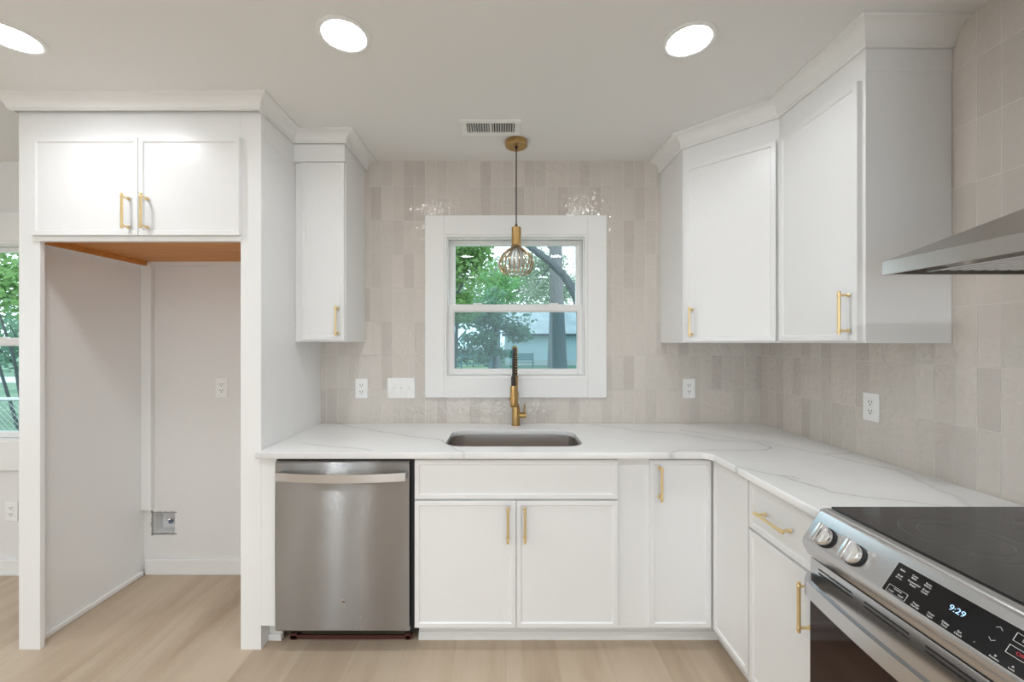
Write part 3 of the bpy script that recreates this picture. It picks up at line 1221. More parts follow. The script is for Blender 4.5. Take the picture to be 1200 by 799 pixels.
me.transform(Matrix.Translation((-0.710, yf - 0.0006, 0.8405)) @ Matrix.Rotation(PI / 2, 4, 'X') @ Matrix.Diagonal((1.8, 1, 1, 1)))
mb.mesh(me)
mb.build('brand_lettering', 'black', dd)
mb = MB()
mb.box(-1.000, -0.418, -0.540, -0.53, 0.03, 0.1045)
mb.build('toe_plate', 'black', root)
mb = MB()
mb.box(-0.995, -0.423, -0.550, -0.5405, 0.004, 0.022, 0.002)
mb.box(-0.99, -0.96, -0.55, -0.5, 0.0, 0.03, 0.002)
mb.box(-0.455, -0.43, -0.55, -0.5, 0.0, 0.03, 0.002)
mb.build('base_rail', 'red_brown', root)

# ------------------------------------------------------------------ range
RY0, RY1 = -1.2905, -2.048
RC = (RY0 + RY1) / 2
root = empty('range', (1.2, RC, 0))
tag(root, 'stainless slide-in electric range with black glass cooktop', 'stove')
mb = MB()
mb.box(0.9125, XR - 0.0075, RY1, RY0, 0.06, 0.911, 0.002)
for yy in (RY0 - 0.06, RY1 + 0.06):
    for xx in (0.97, 1.48):
        mb.lathe([(0.018, 0.0), (0.018, 0.06)], (xx, yy, 0), (0, 0, 1), 12)
mb.build('body', 'black', root)
mb = MB()
prof = [(0.945, 0.9135), (0.925, 0.9150), (0.915, 0.9115), (0.910, 0.9040), (0.862, 0.8320), (0.860, 0.8200), (0.863, 0.8080), (0.876, 0.7850), (0.9120, 0.7850), (0.9120, 0.9112), (0.945, 0.9112)]
mb.prism(prof, lambda u, v, t: (u, t, v), RY0 + 0.0005, RY1 - 0.0005, 0.0)
cp = mb.build('control_panel', 'steel_h', root, smooth=True)
mb = MB()
mb.box(0.9455, 1.512, RY1 - 0.004, RY0 + 0.004, 0.9112, 0.9175, 0.0015)
ck = mb.build('cooktop', 'cooktop', root)
mb = MB()


def flat_ring(mb, cx, cy, r, z, w_=0.0012):
    mb.lathe([(r - w_, 0), (r - w_, 0.0003), (r + w_, 0.0003), (r + w_, 0)], (cx, cy, z), (0, 0, 1), 64, False)


for cx, cy, rs in ((1.115, -1.475, (0.115, 0.080)), (1.385, -1.455, (0.078,)), (1.12, -1.87, (0.10, 0.07)), (1.385, -1.89, (0.085,)), (1.27, RC, (0.055,))):
    for r in rs:
        flat_ring(mb, cx, cy, r, 0.9176)
mb.build('burner_rings', 'ring', ck)
mb = MB()
mb.box(1.513, XR - 0.0075, RY1, RY0, 0.9115, 0.936, 0.004)
mb.build('rear_vent', 'black', root)
# oven door
mb = MB()
DXF = 0.880
mb.box(DXF, 0.9115, RY1 + 0.002, RY0 - 0.002, 0.685, 0.778, 0.003)
mb.box(DXF + 0.002, 0.9115, RY1 + 0.002, RY0 - 0.002, 0.205, 0.6845, 0.003)
od = mb.build('oven_door', 'steel_h', root)
mb = MB()
mb.box(DXF - 0.0005, DXF + 0.0015, RY1 + 0.003, RY0 - 0.003, 0.215, 0.684)
mb.build('door_glass', 'oven_glass', od)
mb = MB()
for k in range(5):
    yc = RC + 0.29 - 0.145 * k
    for zz in (0.7475, 0.7585):
        mb.box(DXF - 0.0006, DXF + 0.002, yc - 0.055, yc + 0.055, zz - 0.002, zz + 0.002)
mb.build('vent_slots', 'black', od)
mb = MB()
n = 24
po, pi_ = [], []
for i in range(n + 1):
    t = i / n
    y = RY0 - 0.004 + (RY1 - RY0 + 0.008) * t
    bow = 0.028 * (1 - (2 * t - 1) ** 2)
    po.append((DXF - 0.036 - bow, y))
    pi_.append((DXF - 0.022 - bow, y))
po[0] = (DXF - 0.012, po[0][1])
pi_[0] = (DXF - 0.0006, pi_[0][1])
po[-1] = (DXF - 0.012, po[-1][1])
pi_[-1] = (DXF - 0.0006, pi_[-1][1])
mb.prism(po + pi_[::-1], lambda u, v, t: (u, v, t), 0.690, 0.732, 0.0)
mb.build('handle', 'steel_h', od, smooth=True)
mb = MB()
mb.box(DXF + 0.003, 0.9115, RY1 + 0.002, RY0 - 0.002, 0.065, 0.198, 0.003)
mb.build('drawer', 'steel_h', root)
# slanted control face: u along -y, v up the slope, n outwards
PX = Matrix(((0, 0.5547, -0.8321, 0.886), (-1, 0, 0, RC), (0, 0.8321, 0.5547, 0.868), (0, 0, 0, 1)))
PX = Matrix.Translation((-0.0004, 0, 0.0003)) @ PX


def on_panel(mb, parent, name, mat, smooth=False):
    o = mb.build(name, mat, parent, True, smooth)
    loc = Vector((0, 0, 0))
    q = parent
    while q is not None:
        loc += q.location
        q = q.parent
    o.matrix_local = Matrix.Translation(-loc) @ PX
    return o


for u in (-0.3166, -0.226, 0.226, 0.3166):
    k0 = MB()
    k0.lathe([(0.0, 0.0002), (0.028, 0.0002), (0.028, 0.004), (0.0, 0.004)], (u, -0.012, 0), (0, 0, 1), 32, False)
    kb = on_panel(k0, root, 'knob_base', 'black', True)
    k1 = MB()
    k1.lathe([(0.0, 0.0042), (0.0245, 0.0042), (0.0255, 0.006), (0.0250, 0.018), (0.0235, 0.020), (0.0, 0.020)], (u, -0.012, 0), (0, 0, 1), 36, False)
    k1.box(u - 0.0085, u + 0.0085, -0.012 - 0.0255, -0.012 + 0.0275, 0.018, 0.036, 0.0025)
    on_panel(k1, root, 'knob', 'chrome', True)
m_ = MB()
m_.mesh(outline_mesh([rounded_rect(-0.134, 0.134, -0.046, 0.029, 0.003, 4)], 0.0004, 0.0012))
bz = on_panel(m_, root, 'display_bezel', 'chrome')
m_ = MB()
m_.mesh(outline_mesh([rounded_rect(-0.132, 0.132, -0.0445, 0.0275, 0.0025, 4)], 0.0012, 0.0018))
dp = on_panel(m_, root, 'display', 'panel_glass')


def panel_marks(name, mat, items):
    m_ = MB()
    for it in items:
        if it[0] == 't':
            _, s, u, v, size = it
            me = text_mesh(s, size, 1.0, 0.0001)
            me.transform(Matrix.Translation((u, v, 0.0021)))
            m_.mesh(me)
        elif it[0] == 'r':
            _, u0, u1, v0, v1 = it
            wd = 0.0003
            m_.box(u0, u1, v0, v0 + 2 * wd, 0.0019, 0.0022)
            m_.box(u0, u1, v1 - 2 * wd, v1, 0.0019, 0.0022)
            m_.box(u0, u0 + 2 * wd, v0, v1, 0.0019, 0.0022)
            m_.box(u1 - 2 * wd, u1, v0, v1, 0.0019, 0.0022)
        elif it[0] == 'l':
            _, pts = it
            m_.tube([(a, b, 0.0022) for a, b in pts], 0.0004, 6)
    o = m_.build(name, mat, dp, True)
    return o


panel_marks('clock_digits', 'clock', [('t', '9:29', 0.0018, -0.0019, 0.0165)])
for _it in [
    ('t', 'Bake', -0.1158, 0.0148, 0.0058), ('t', 'Broil', -0.1146, 0.0015, 0.0058), ('t', 'Hi / Lo', -0.1146, -0.0045, 0.0048),
    ('t', 'Conv', -0.0889, 0.0165, 0.0056), ('t', 'Bake', -0.0889, 0.0112, 0.0056),
    ('t', 'Convection', -0.0838, 0.0022, 0.0056), ('t', 'Roast', -0.0838, -0.0034, 0.0056),
    ('t', 'Keep', -0.0604, 0.0160, 0.0056), ('t', 'Warm', -0.0604, 0.0106, 0.0056),
    ('t', 'Proof', -0.0594, 0.0016, 0.0056), ('t', 'Cook', -0.0594, -0.0038, 0.0056),
    ('t', 'Cooktop', -0.1021, -0.0295, 0.0048), ('t', 'Lock', -0.1130, -0.0370, 0.0056), ('t', 'Hold', -0.0920, -0.0370, 0.0056), ('r', -0.1235, -0.081, -0.0425, -0.0255),
    ('t', 'Timer', -0.0605, -0.0337, 0.0056), ('t', 'On/Off', -0.0605, -0.0393, 0.0056),
    ('t', 'Oven', -0.0298, -0.0337, 0.0056), ('t', 'Light', -0.0298, -0.0393, 0.0056),
    ('t', 'Delay', -0.0028, -0.0337, 0.0056), ('t', 'Time', -0.0028, -0.0393, 0.0056),
    ('t', 'Set', 0.0217, -0.0337, 0.0056), ('t', 'Clock', 0.0217, -0.0393, 0.0056),
    ('l', [(0.0455, -0.0343), (0.0475, -0.0343)]),
    ('l', [(0.0600, 0.0094), (0.0648, 0.0134), (0.0696, 0.0094)]), ('l', [(0.0590, -0.0122), (0.0638, -0.0162), (0.0686, -0.0122)]),
    ('t', 'o', 0.0793, -0.0345, 0.0062), ('t', 'Remote', 0.0793, -0.0400, 0.0046), ('t', 'o', 0.1041, -0.0345, 0.0062), ('t', 'Lock', 0.1041, -0.0400, 0.0046),
    ('r', 0.086, 0.122, 0.004, 0.020), ('r', 0.086, 0.122, -0.020, -0.004), ('t', 'Start', 0.104, 0.012, 0.0075)]:
    panel_marks({'t': 'button_label', 'r': 'button_outline', 'l': 'arrow_mark'}[_it[0]], 'print', [_it])
panel_marks('off_print', 'red_print', [('t', 'Off', 0.1035, -0.012, 0.0085)])

# ------------------------------------------------------------------ range hood
root = empty('range_hood', (1.4, RC, 1.583))
tag(root, 'stainless steel chimney range hood on the tiled wall', 'range hood')
HX0, HX1 = 1.089, XR - 0.0075
HY0, HY1 = RY0 + 0.0, RY1 - 0.0
z0_, z1_, z2_ = 1.583, 1.620, 1.735
cx0, cy0, cy1 = 1.30, RC + 0.15, RC - 0.15
mb = MB()
V = [(HX0, HY0, z0_), (HX1, HY0, z0_), (HX1, HY1, z0_), (HX0, HY1, z0_),
     (HX0, HY0, z1_), (HX1, HY0, z1_), (HX1, HY1, z1_), (HX0, HY1, z1_),
     (cx0, cy0, z2_), (HX1, cy0, z2_), (HX1, cy1, z2_), (cx0, cy1, z2_)]
e = 0.012
V += [(HX0 + e, HY0 - e, z0_), (HX1 - e, HY0 - e, z0_), (HX1 - e, HY1 + e, z0_), (HX0 + e, HY1 + e, z0_)]
V += [(HX0 + e, HY0 - e, z0_ + 0.016), (HX1 - e, HY0 - e, z0_ + 0.016), (HX1 - e, HY1 + e, z0_ + 0.016), (HX0 + e, HY1 + e, z0_ + 0.016)]
F = []
for i in range(4):
    j = (i + 1) % 4
    F += [(i, j, 4 + j, 4 + i), (4 + i, 4 + j, 8 + j, 8 + i), (i, j, 12 + j, 12 + i), (12 + i, 12 + j, 16 + j, 16 + i)]
F += [(8, 9, 10, 11), (16, 17, 18, 19)]
mb.faces(V, F)
mb.build('canopy', 'steel', root)
mb = MB()
mb.box(cx0, HX1, cy1, cy0, z2_ + 0.0005, ZC - 0.001, 0.002)
mb.build('chimney', 'steel', root)
for s in (0, 1):
    mb = MB()
    ya = HY0 - 0.05 - 0.33 * s
    for i in range(9):
        xx = 1.19 + 0.034 * i
        mb.box(xx, xx + 0.020, ya - 0.31, ya, z0_ + 0.004, z0_ + 0.0155, 0.002)
    mb.box(1.17, 1.185, ya - 0.32, ya + 0.008, z0_ + 0.002, z0_ + 0.0155)
    mb.box(1.495, 1.51, ya - 0.32, ya + 0.008, z0_ + 0.002, z0_ + 0.0155)
    fl = mb.build('baffle_filter', 'steel_h', root)
for yy in (HY0 - 0.10, HY1 + 0.10):
    mb = MB()
    mb.lathe([(0.0, 0.0), (0.026, 0.0), (0.028, 0.006), (0.0, 0.006)], (1.135, yy, z0_ + 0.0095), (0, 0, 1), 24, False)
    mb.build('lamp', 'chrome', root, smooth=True)
mb = MB()
for k in range(5):
    yy = RC + 0.036 - 0.018 * k
    mb.lathe([(0.0, 0.0), (0.0065, 0.001), (0.0065, 0.005), (0.0, 0.005)], (HX0 - 0.0052, yy, 1.6015), (1, 0, 0), 14, False)
mb.build('push_buttons', 'chrome', root, smooth=True)

# ------------------------------------------------------------------ pendant, downlights, ceiling register
px_, py_ = 0.074, -0.245
root = empty('pendant_lamp', (px_, py_, ZC))
tag(root, 'brass pendant lamp with a round wire cage hanging before the window', 'pendant lamp')
mb = MB()
mb.lathe([(0.0, 2.447), (0.056, 2.447), (0.060, 2.451), (0.060, ZC - 0.0005), (0.0, ZC - 0.0005)], (px_, py_, 0), (0, 0, 1), 40, False)
for s in (-1, 1):
    mb.lathe([(0.0, 2.4435), (0.004, 2.4445), (0.0045, 2.4475)], (px_ + s * 0.030, py_ - s * 0.010, 0), (0, 0, 1), 12, False)
mb.build('canopy', 'brass', root, smooth=True)
mb = MB()
mb.lathe([(0.0045, 2.436), (0.0075, 2.4365), (0.0075, 2.4465)], (px_, py_, 0), (0, 0, 1), 14)
mb.tube([(px_, py_, 2.44), (px_, py_, 2.02)], 0.0034, 10)
mb.lathe([(0.0038, 2.030), (0.007, 2.022), (0.009, 2.0125)], (px_, py_, 0), (0, 0, 1), 14)
mb.build('cord', 'rubber', root, smooth=True)
mb = MB()
mb.lathe([(0.0, 2.012), (0.023, 2.012), (0.0255, 2.009), (0.0255, 1.915), (0.023, 1.912), (0.0, 1.912)], (px_, py_, 0), (0, 0, 1), 32, False)
mb.build('socket', 'brass', root, smooth=True)
mb = MB()
cage = []
ctrl = [(0.022, 1.913), (0.030, 1.900), (0.055, 1.882), (0.080, 1.856), (0.093, 1.822), (0.090, 1.795), (0.078, 1.772), (0.064, 1.760)]
for i in range(len(ctrl) - 1):
    p0 = ctrl[max(i - 1, 0)]
    p1, p2 = ctrl[i], ctrl[i + 1]
    p3 = ctrl[min(i + 2, len(ctrl) - 1)]
    for q in range(4):
        t = q / 4
        cage.append(tuple(0.5 * (2 * p1[a] + (p2[a] - p0[a]) * t + (2 * p0[a] - 5 * p1[a] + 4 * p2[a] - p3[a]) * t * t + (3 * p1[a] - p0[a] - 3 * p2[a] + p3[a]) * t ** 3) for a in (0, 1)))
cage.append(ctrl[-1])
for k in range(22):
    a = 2 * PI * k / 22
    mb.tube([(px_ + r * math.cos(a), py_ + r * math.sin(a), z) for r, z in cage], 0.0034, 8)
for r, z in ((0.064, 1.760), (0.023, 1.912)):
    mb.tube([(px_ + r * math.cos(2 * PI * i / 40), py_ + r * math.sin(2 * PI * i / 40), z) for i in range(40)], 0.0024, 8, True)
mb.build('cage', 'champagne', root, smooth=True)
mb = MB()
mb.lathe([(0.013, 1.911), (0.015, 1.900), (0.030, 1.880), (0.044, 1.858), (0.048, 1.838), (0.043, 1.815), (0.028, 1.797), (0.010, 1.789), (0.001, 1.788)], (px_, py_, 0), (0, 0, 1), 24, False)
mb.build('bulb', 'bulb', root, smooth=True)


def downlight(x, y, label, watts=LAMP_W):
    root = empty('recessed_downlight', (x, y, ZC))
    tag(root, label, 'ceiling light', 'round recessed ceiling lights')
    mb = MB()
    mb.lathe([(0.074, -0.0005), (0.092, -0.0005), (0.092, -0.003), (0.088, -0.006), (0.078, -0.0065), (0.074, -0.004), (0.074, -0.0005)], (0, 0, 0), (0, 0, 1), 40, False)
    mb.build('trim_ring', 'trim', root, True, True)
    mb = MB()
    mb.lathe([(0.0, -0.0035), (0.0735, -0.0035), (0.0735, -0.001), (0.0, -0.001)], (0, 0, 0), (0, 0, 1), 40, False)
    mb.build('lens', 'lens', root, True, True)
    ld = bpy.data.lights.new('downlight_lamp', 'AREA')
    ld.shape = 'DISK'
    ld.size = 0.14
    ld.energy = watts
    ld.color = (0.90, 0.96, 1.0)
    ld.spread = math.radians(150)
    lo = bpy.data.objects.new('downlight_lamp', ld)
    lo.parent = root
    lo.location = (0, 0, -0.008)
    COL.objects.link(lo)
    return root


downlight(-0.561, -1.015, 'round lit ceiling downlight between the fridge surround and the pendant', LAMP_W * 0.25)
downlight(0.671, -0.99, 'round lit ceiling downlight next to the diagonal corner cabinet', LAMP_W * 0.25)
downlight(-1.749, -1.005, 'round lit ceiling downlight in front of the cabinet over the fridge', LAMP_W * 0.25)
for yy, xs_ in ((-2.55, (-1.749, -0.45, 0.671)), (-4.2, (-1.88, -0.5, 0.671))):
    for xx in xs_:
        downlight(xx, yy, 'round recessed ceiling downlight in the part of the room behind the camera')
for yy in (-1.6, -3.4, -5.2):
    downlight(-3.9, yy, 'round recessed ceiling downlight over the open dining side of the room')

root = empty('ceiling_register', (-0.06, -0.39, ZC))
tag(root, 'white louvred air register in the ceiling beside the pendant', 'vent')
mb = MB()
rx0, rx1, ry0, ry1 = -0.212, 0.092, -0.470, -0.318
mb.box(rx0, rx1, ry0, ry0 + 0.030, ZC - 0.008, ZC - 0.0005, 0.003)
mb.box(rx0, rx1, ry1 - 0.030, ry1, ZC - 0.008, ZC - 0.0005, 0.003)
mb.box(rx0, rx0 + 0.032, ry0 + 0.030, ry1 - 0.030, ZC - 0.008, ZC - 0.0005, 0.003)
mb.box(rx1 - 0.032, rx1, ry0 + 0.030, ry1 - 0.030, ZC - 0.008, ZC - 0.0005, 0.003)
xm = (rx0 + rx1) / 2
mb.box(xm - 0.006, xm + 0.006, ry0 + 0.030, ry1 - 0.030, ZC - 0.008, ZC - 0.0005)
mb.build('frame', 'white_plastic', root)
mb = MB()
for s, (a, b_) in enumerate(((rx0 + 0.034, xm - 0.007), (xm + 0.007, rx1 - 0.034))):
    nlv = 9
    for i in range(nlv):
        x = a + (b_ - a) * (i + 0.5) / nlv
        mt = Matrix.Translation((x, (ry0 + ry1) / 2, ZC - 0.005)) @ Matrix.Rotation(math.radians(35 if s == 0 else -35), 4, 'Y')
        mb.box(-0.0006, 0.0006, -0.0455, 0.0455, -0.005, 0.004, mat=mt)
mb.build('louvres', 'white_plastic', root)
mb = MB()
mb.box(rx0 + 0.031, rx1 - 0.031, ry0 + 0.029, ry1 - 0.029, ZC - 0.0011, ZC - 0.0003)
mb.build('duct_opening', 'slot', root)


# ------------------------------------------------------------------ outlets and switches
def outlet(x, z, label, wall='back', x_plane=0.0):
    """US duplex outlet. Local frame: plate on y = 0, facing -y."""
    if wall == 'back':
        root = empty('power_outlet', (x, x_plane, z))
    else:
        root = empty('power_outlet', (XR - 0.0062, x, z), -PI / 2)
    tag(root, label, 'outlet', 'duplex wall outlets')
    mb = MB()
    mb.box(-0.037, 0.037, -0.0065, -0.0004, -0.059, 0.059, 0.0022)
    mb.build('cover_plate', 'white_plastic', root, True)
    mb = MB()
    mb.mesh(outline_mesh([rounded_rect(-0.0165, 0.0165, -0.033, 0.033, 0.004, 4)], 0.0064, 0.0085))
    for v in mb.bm.verts:
        v.co = Vector((v.co.x, -v.co.z, v.co.y))
    mb.build('receptacle', 'white_plastic', root, True)
    mb = MB()
    for s in (-1, 1):
        zc = 0.019 * s
        mb.box(-0.0085, -0.0055, -0.0088, -0.0083, zc - 0.001, zc + 0.008)
        mb.box(0.0055, 0.0085, -0.0088, -0.0083, zc - 0.001, zc + 0.008)
        mb.lathe([(0.0, 0.0083), (0.0032, 0.0083), (0.0032, 0.0088), (0.0, 0.0088)], (0, 0, zc - 0.0075), (0, -1, 0), 12, False)
    mb.build('slots', 'slot', root, True)
    return root


outlet(-0.846, 1.113, 'white wall outlet on the tile beside the triple light switch')
outlet(1.117, 1.113, 'white wall outlet on the sink wall tile below the diagonal corner cabinet')
outlet(-0.742, 1.118, 'white wall outlet on the range wall tile above the countertop', 'right')
outlet(-1.688, 1.118, 'white wall outlet on the back wall of the fridge alcove', x_plane=0.0058)
outlet(-2.952, 0.375, 'white wall outlet low on the wall under the dining window', x_plane=0.0058)

root = empty('light_switch', (-0.6075, 0, 1.115))
tag(root, 'white triple toggle light switch on the tile beside the window', 'light switch')
mb = MB()
mb.box(-0.083, 0.083, -0.0065, -0.0004, -0.061, 0.061, 0.0022)
mb.build('cover_plate', 'white_plastic', root, True)
for i in range(3):
    mb = MB()
    x = -0.046 + 0.046 * i
    mb.box(x - 0.0055, x + 0.0055, -0.0072, -0.0063, -0.012, 0.012)
    mt = Matrix.Translation((x, -0.007, 0.0)) @ Matrix.Rotation(math.radians(-28), 4, 'X')
    mb.box(-0.0042, 0.0042, -0.013, 0.001, -0.004, 0.004, 0.001, mat=mt)
    mb.build('toggle', 'white_plastic', root, True)

root = empty('water_supply_box', ((BOX[0] + BOX[1]) / 2, 0.006, BOX[2]))
tag(root, 'open recessed water supply box in the ragged hole of the alcove wall', 'valve box')
mb = MB()
b0, b1, b2, b3 = BOX
e = 0.002
mb.box(b0 + e, b1 - e, 0.075, 0.080, b2 + e, b3 - e)
mb.box(b0 + e, b0 + 0.006, 0.008, 0.075, b2 + e, b3 - e)
mb.box(b1 - 0.006, b1 - e, 0.008, 0.075, b2 + e, b3 - e)
mb.box(b0 + 0.006, b1 - 0.006, 0.008, 0.075, b2 + e, b2 + 0.006)
mb.box(b0 + 0.006, b1 - 0.006, 0.008, 0.075, b3 - 0.006, b3 - e)
mb.build('box_liner', plain('grey_box_plastic', (0.74, 0.74, 0.74), 0.5), root)
mb = MB()
xv, zv = b0 + 0.088, b2 + 0.062
mb.lathe([(0.011, 0.0), (0.011, 0.020), (0.008, 0.022), (0.008, 0.040)], (xv, 0.074, zv), (0, -1, 0), 16)
mb.tube([(xv, 0.045, zv), (xv - 0.012, 0.040, zv + 0.008), (xv - 0.03, 0.036, zv + 0.010)], [0.008, 0.007, 0.006], 12)
mb.build('valve', 'chrome', root, smooth=True)
mb = MB()
mb.lathe([(0.013, 0.0), (0.014, 0.004), (0.013, 0.008)], (xv, 0.033, zv), (0, -1, 0), 8)
mb.build('valve_handle', plain('blue_grey_plastic', (0.12, 0.16, 0.22), 0.5), root)
mb = MB()
rnd = random.Random(4)
for i in range(16):              # torn paper edge of the cut-out
    t = i / 15
    z = b2 - 0.006 + (b3 - b2 + 0.012) * t
    mb.box(b0 - 0.006 - rnd.random() * 0.006, b0 + 0.001, 0.003, 0.0058, z - 0.005, z + 0.004)
for i in range(10):
    x = b0 + (b1 - b0) * i / 9
    mb.box(x - 0.009, x + 0.009, 0.003, 0.0058, b2 - 0.003 - rnd.random() * 0.004, b2 + 0.001)
    mb.box(x - 0.009, x + 0.009, 0.003, 0.0058, b3 - 0.001, b3 + 0.002 + rnd.random() * 0.004)
mb.build('torn_edge', 'grey_mark', root)

# ------------------------------------------------------------------ outside
GZ = -0.35
mb = MB()
mb.box(-60, 40, 0.6, 90, GZ - 0.2, GZ)
struct(mb.build('ground_outside', 'grass'), 'lawn outside with shade painted into its green')
mb = MB()
mb.box(-60, -10, 15.2, 18.0, GZ, GZ + 0.02)
struct(mb.build('road', 'road'), 'pale road beyond the chain-link fence')
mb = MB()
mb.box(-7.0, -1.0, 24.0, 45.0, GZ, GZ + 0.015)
struct(mb.build('lawn_patch', 'lawn_sun_tint'), 'lawn patch with sunlight painted into its colour')


def add_leaves(mb, rnd, c, rad, n, size, droop=0.3):
    t = bmesh.new()
    for _ in range(n):
        while True:
            v = Vector((rnd.uniform(-1, 1), rnd.uniform(-1, 1), rnd.uniform(-1, 1)))
            if 0.15 < v.length <= 1:
                break
        v = v.normalized() * (v.length ** 0.6)
        p = Vector(c) + Vector((v.x * rad[0], v.y * rad[1], v.z * rad[2]))
        a = Vector((rnd.gauss(0, 1), rnd.gauss(0, 1), rnd.gauss(0, 0.6) - droop)).normalized()
        b = a.cross(Vector((rnd.gauss(0, 1), rnd.gauss(0, 1), rnd.gauss(0, 1)))).normalized()
        s = size * rnd.uniform(0.6, 1.3)
        nrm = a.cross(b) * s * 0.12
        q = [p, p + a * s * 0.45 + b * s * 0.30 + nrm, p + a * s, p + a * s * 0.45 - b * s * 0.30 + nrm]
        t.faces.new([t.verts.new(x) for x in q])
    mb._add(t)


def tree(name, label, cat, group, trunk, radii, limbs, crowns, leafmat, barkmat, leaf, seed):
    rnd = random.Random(seed)
    root = empty(name, trunk[0])
    tag(root, label, cat, group)
    mb = MB()
    mb.tube(trunk, radii, 12)
    for pts, rr in limbs:
        mb.tube(pts, rr, 9)
    mb.build('trunk', barkmat, root, smooth=True)
    if crowns:
        mb = MB()
        for c, rad, n in crowns:
            # clusters give the crown its uneven outline
            for _ in range(max(3, n // 80)):
                v = Vector((rnd.uniform(-1, 1), rnd.uniform(-1, 1), rnd.uniform(-1, 1)))
                v = v.normalized() * rnd.uniform(0.3, 0.9)
                cc = Vector(c) + Vector((v.x * rad[0], v.y * rad[1], v.z * rad[2]))
                k = rnd.uniform(0.22, 0.48)
                add_leaves(mb, rnd, cc, [q * k for q in rad], 80, leaf)
        mb.build('crown', leafmat, root)
    return root


TG = 'trees outside'
# stout trunk behind the right half of the kitchen window
tree('shade_tree', 'stout straight tree trunk outside behind the forked limb', 'tree', TG,
     [(1.62, 8.6, GZ), (1.55, 8.55, 0.3), (1.50, 8.5, 1.2), (1.46, 8.5, 2.2), (1.42, 8.5, 3.6), (1.40, 8.5, 6.0)], [0.34, 0.21, 0.195, 0.185, 0.175, 0.14],
     [([(1.42, 8.5, 3.8), (0.6, 8.9, 4.8), (-0.4, 9.2, 5.4)], [0.09, 0.07, 0.04]), ([(1.41, 8.5, 4.3), (2.2, 8.9, 5.4), (3.2, 9.2, 6.0)], [0.09, 0.07, 0.04])],
     [((1.3, 8.8, 6.1), (3.0, 2.2, 1.3), 4200)], 'leaf_mid', 'bark', 0.17, 1)
# nearer forked tree whose limb crosses the upper pane
tree('forked_tree', 'leaning forked tree whose dark limb crosses the upper window pane', 'tree', TG,
     [(1.86, 5.5, GZ), (1.72, 5.5, 0.6), (1.60, 5.5, 1.5), (1.53, 5.5, 2.0), (1.46, 5.5, 2.28)], [0.21, 0.15, 0.125, 0.115, 0.11],
     [([(1.47, 5.5, 2.20), (1.36, 5.5, 2.42), (1.18, 5.5, 2.70), (0.86, 5.5, 3.00), (0.42, 5.5, 3.32), (-0.1, 5.5, 3.8), (-0.5, 5.6, 4.3)], [0.10, 0.085, 0.075, 0.07, 0.06, 0.05, 0.03]),
      ([(1.50, 5.5, 2.2), (1.60, 5.5, 2.6), (1.66, 5.5, 3.2), (1.72, 5.6, 4.3)], [0.085, 0.075, 0.07, 0.05]),
      ([(0.95, 5.5, 2.92), (0.75, 5.55, 2.65), (0.62, 5.6, 2.45)], [0.02, 0.014, 0.006])],
     [((0.4, 5.8, 4.9), (1.9, 1.3, 0.75), 1800)], 'leaf_mid', 'bark_dark', 0.13, 2)
# bright leafy tree at the left of the upper pane
tree('leafy_tree', 'bright green leafy tree filling the upper pane beside the pendant', 'tree', TG,
     [(-1.5, 7.2, GZ), (-1.45, 7.2, 1.4), (-1.3, 7.2, 3.0)], [0.10, 0.08, 0.05],
     [([(-1.4, 7.2, 2.0), (-0.9, 7.1, 2.8), (-0.5, 7.0, 3.2)], [0.05, 0.03, 0.015])],
     [((-1.05, 7.2, 3.25), (1.05, 0.9, 0.75), 3600), ((-1.2, 7.3, 2.3), (0.75, 0.8, 0.5), 1500)], 'leaf_bright', 'bark_dark', 0.115, 3)
# slender drooping tree before the house
tree('slender_tree', 'slender drooping tree standing in front of the pale house', 'tree', TG,
     [(-0.30, 11.5, GZ), (-0.27, 11.5, 0.9), (-0.22, 11.5, 2.0), (-0.28, 11.5, 2.9)], [0.075, 0.06, 0.045, 0.02],
     [([(-0.38, 11.5, 1.2), (-0.1, 11.4, 1.7), (0.3, 11.3, 1.75)], [0.04, 0.025, 0.01]), ([(-0.36, 11.5, 1.3), (-0.8, 11.5, 1.9), (-1.2, 11.5, 2.0)], [0.04, 0.025, 0.01])],
     [((-0.35, 11.4, 2.3), (1.3, 0.9, 0.8), 1900), ((-0.85, 11.4, 1.6), (0.75, 0.7, 0.55), 640), ((0.25, 11.4, 1.6), (0.7, 0.6, 0.45), 480), ((-0.5, 11.4, 1.1), (0.8, 0.5, 0.4), 320)], 'leaf_blue', 'bark_dark', 0.15, 4)
tree('slender_tree', 'thin dark trunked tree at the edge of the lower pane', 'tree', TG,
     [(-2.02, 14.4, GZ), (-1.92, 14.4, 1.2), (-1.85, 14.4, 2.6)], [0.10, 0.08, 0.05],
     [([(-1.91, 14.4, 1.4), (-1.4, 14.4, 2.0)], [0.04, 0.015])],
     [((-1.75, 14.4, 2.7), (0.8, 0.8, 0.8), 1500)], 'leaf_blue', 'bark_dark', 0.15, 5)
# pale trees far behind
k_ = 0
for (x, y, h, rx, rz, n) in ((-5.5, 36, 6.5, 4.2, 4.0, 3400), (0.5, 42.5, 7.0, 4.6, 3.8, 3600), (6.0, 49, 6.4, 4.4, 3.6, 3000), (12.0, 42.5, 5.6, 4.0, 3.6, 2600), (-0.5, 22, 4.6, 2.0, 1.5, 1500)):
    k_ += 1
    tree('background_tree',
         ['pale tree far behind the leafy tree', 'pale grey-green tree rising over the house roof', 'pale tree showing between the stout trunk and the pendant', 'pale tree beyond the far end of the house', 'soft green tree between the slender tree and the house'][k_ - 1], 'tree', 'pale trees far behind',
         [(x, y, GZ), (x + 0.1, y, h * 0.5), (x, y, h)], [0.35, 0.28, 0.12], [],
         [((x, y, h), (rx, 2.5, rz), n)], 'leaf_pale' if k_ < 5 else 'leaf_mid', 'bark', 0.42 if k_ < 5 else 0.24, 20 + k_)

